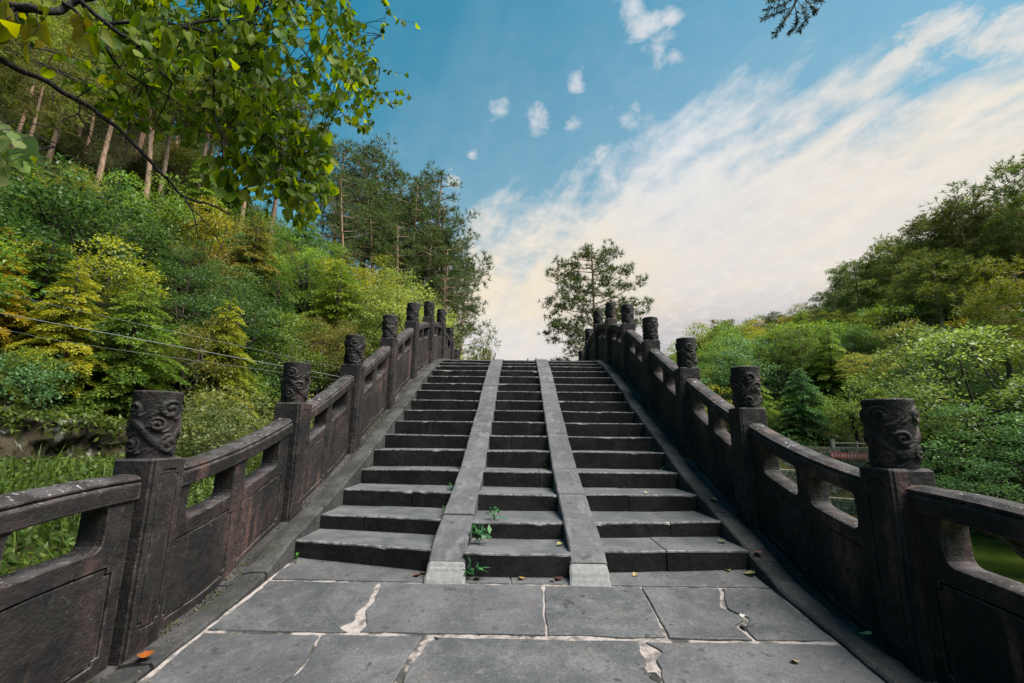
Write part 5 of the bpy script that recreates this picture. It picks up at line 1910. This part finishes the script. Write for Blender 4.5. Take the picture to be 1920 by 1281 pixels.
WG = (.045, .135, .055)
for px, py, Z, sz, nv, cl, lab in (
        (886, 1080, -.915, .085, 7, WG, 'leafy weed at the foot of the first middle step beside the left ramp'),
        (893, 1012, -.755, .10, 8, WG, 'tall green weed on the first middle step against the left ramp'),
        (926, 968, -.64, .075, 7, WG, 'small bright weed at the back of the second middle step'),
        (838, 962, -.645, .055, 5, WG, 'tiny weed at the end of the second left step by the ramp'),
        (850, 917, -.51, .055, 5, WG, 'tiny weed on the third left step by the ramp'),
        (1027, 878, -.35, .05, 5, (.03, .09, .04), 'dark weed in the corner of a middle step beside the right ramp'),
        (697, 869, -.36, .03, 4, WG, 'tiny weed at the left end of the fourth step by the kerb'),
        (556, 1050, -.89, .035, 3, (.06, .19, .03), 'single vivid leaf sprouting at the left foot of the steps'),
        (1244, 882, -.35, .045, 5, (.05, .13, .07), 'low weed at the right end of the fifth step by the kerb'),
        (1226, 843, -.20, .06, 4, WG, 'grassy sprig at the right end of the sixth step by the kerb'),
        (823, 692, 1.12, .06, 5, (.14, .16, .02), 'yellowish tuft near the top of the left flight by the kerb')):
    p = on_z(px, py, Z)
    if abs(Z) < .45 or Z > 0:
        k = int(np.argmin([abs(z - Z) for z in ZK]))
        x_ = np.clip((px - 974) * .0046, -1.55, 1.55)
        p = on_y(px, py, float(y_nose(k + 1 if k < 15 else 15, x_)) - .03)
        p[2] = ZK[k]
    weed(p, sz, nv, cl, lab)

DRY = [
    (270, 1243, None, .075, (.26, .065, .015), 'curled orange brown leaf against the first left post'),
    (792, 1076, None, .045, (.20, .12, .05), 'crumpled pale leaf beside the left cement toe'),
    (783, 1080, None, .050, (.09, .035, .025), 'dark shrivelled leaf left of the left cement toe'),
    (894, 1086, None, .055, (.075, .050, .020), 'brown leaf under the weed at the foot of the middle steps'),
    (978, 1086, None, .045, (.24, .15, .05), 'tan curled leaf in front of the middle steps'),
    (1046, 1086, None, .060, (.060, .030, .025), 'dark dead leaf against the right cement toe'),
    (1036, 1090, None, .035, (.20, .13, .06), 'small tan leaf just before the right cement toe'),
    (1190, 1081, None, .040, (.26, .20, .08), 'pale leaf on the landing below the right flight'),
    (1402, 1078, None, .085, (.20, .20, .08), 'large crumpled greenish leaf by the right kerb at the foot of the steps'),
    (1424, 1073, None, .060, (.25, .07, .04), 'reddish curled leaf by the right kerb at the foot of the steps'),
    (1365, 1071, None, .055, (.17, .15, .05), 'flat yellowish leaf at the right end of the lowest riser'),
    (1622, 1202, None, .055, (.26, .26, .09), 'yellow leaf on the right kerb beside the balustrade'),
    (1340, 941, 'k', .060, (.33, .33, .07), 'yellow leaf lying on the right kerb beside the third step'),
    (1120, 1012, -.77, .05, (.22, .12, .04), 'brown leaf on the first right step beside the ramp'),
    (1128, 1018, -.77, .06, (.42, .44, .46), 'pale silvery leaf on the first right step beside the ramp'),
    (1355, 1013, -.77, .065, (.23, .20, .08), 'tan leaf near the right end of the first step'),
    (1212, 923, -.515, .050, (.28, .25, .17), 'light leaf on the third right step'),
    (1048, 1019, -.77, .05, (.24, .23, .09), 'narrow yellow leaf on the first middle step by the right ramp'),
    (1490, 1242, None, .040, (.25, .20, .10), 'thin straw coloured leaf on the front right slab'),
    (1392, 1158, None, .032, (.45, .44, .40), 'tiny white sliver on the slab before the right flight'),
]
for px, py, Z, sz, cl, lab in DRY:
    if Z is None:
        d = ray(px, py)
        tt = (-.925 - .11 * 3.2) / (d[2] - .11 * d[1])
        p = d * tt
        if abs(p[0]) > 1.6:
            p[2] = float(deck(p[1])) + .01
        p[2] += .012
    elif Z == 'k':
        p = on_x(px, py, 1.70)
        p[2] = float(deck(p[1])) + .012
    else:
        p = on_z(px, py, Z + .01)
    rs = np.random.default_rng(px)
    V, Qd, Tr = heart_leaf(px)
    V = V - [0, .5, 0]
    cu = rs.uniform(.6, 1.6)
    V[:, 2] = V[:, 2] * .5 + cu * V[:, 0] ** 2 * rs.uniform(.5, 1.4) + .35 * cu * V[:, 1] ** 2
    V = V * sz * [1, 1, .8]
    V[:, 2] -= V[:, 2].min()
    V[:, 2] -= .006
    o = link('fallen_leaf', mesh_np('fallen_leaf', V, Qd, Tr, True, rs.uniform(0, 1, len(V))), M['dry'], None, tuple(p))
    o.rotation_euler = (rs.uniform(-.15, .15), rs.uniform(-.15, .15), rs.uniform(0, 6.28))
    o.color = (*cl, 1)
    tag(o, lab, 'leaf', 'fallen leaves on the stone')
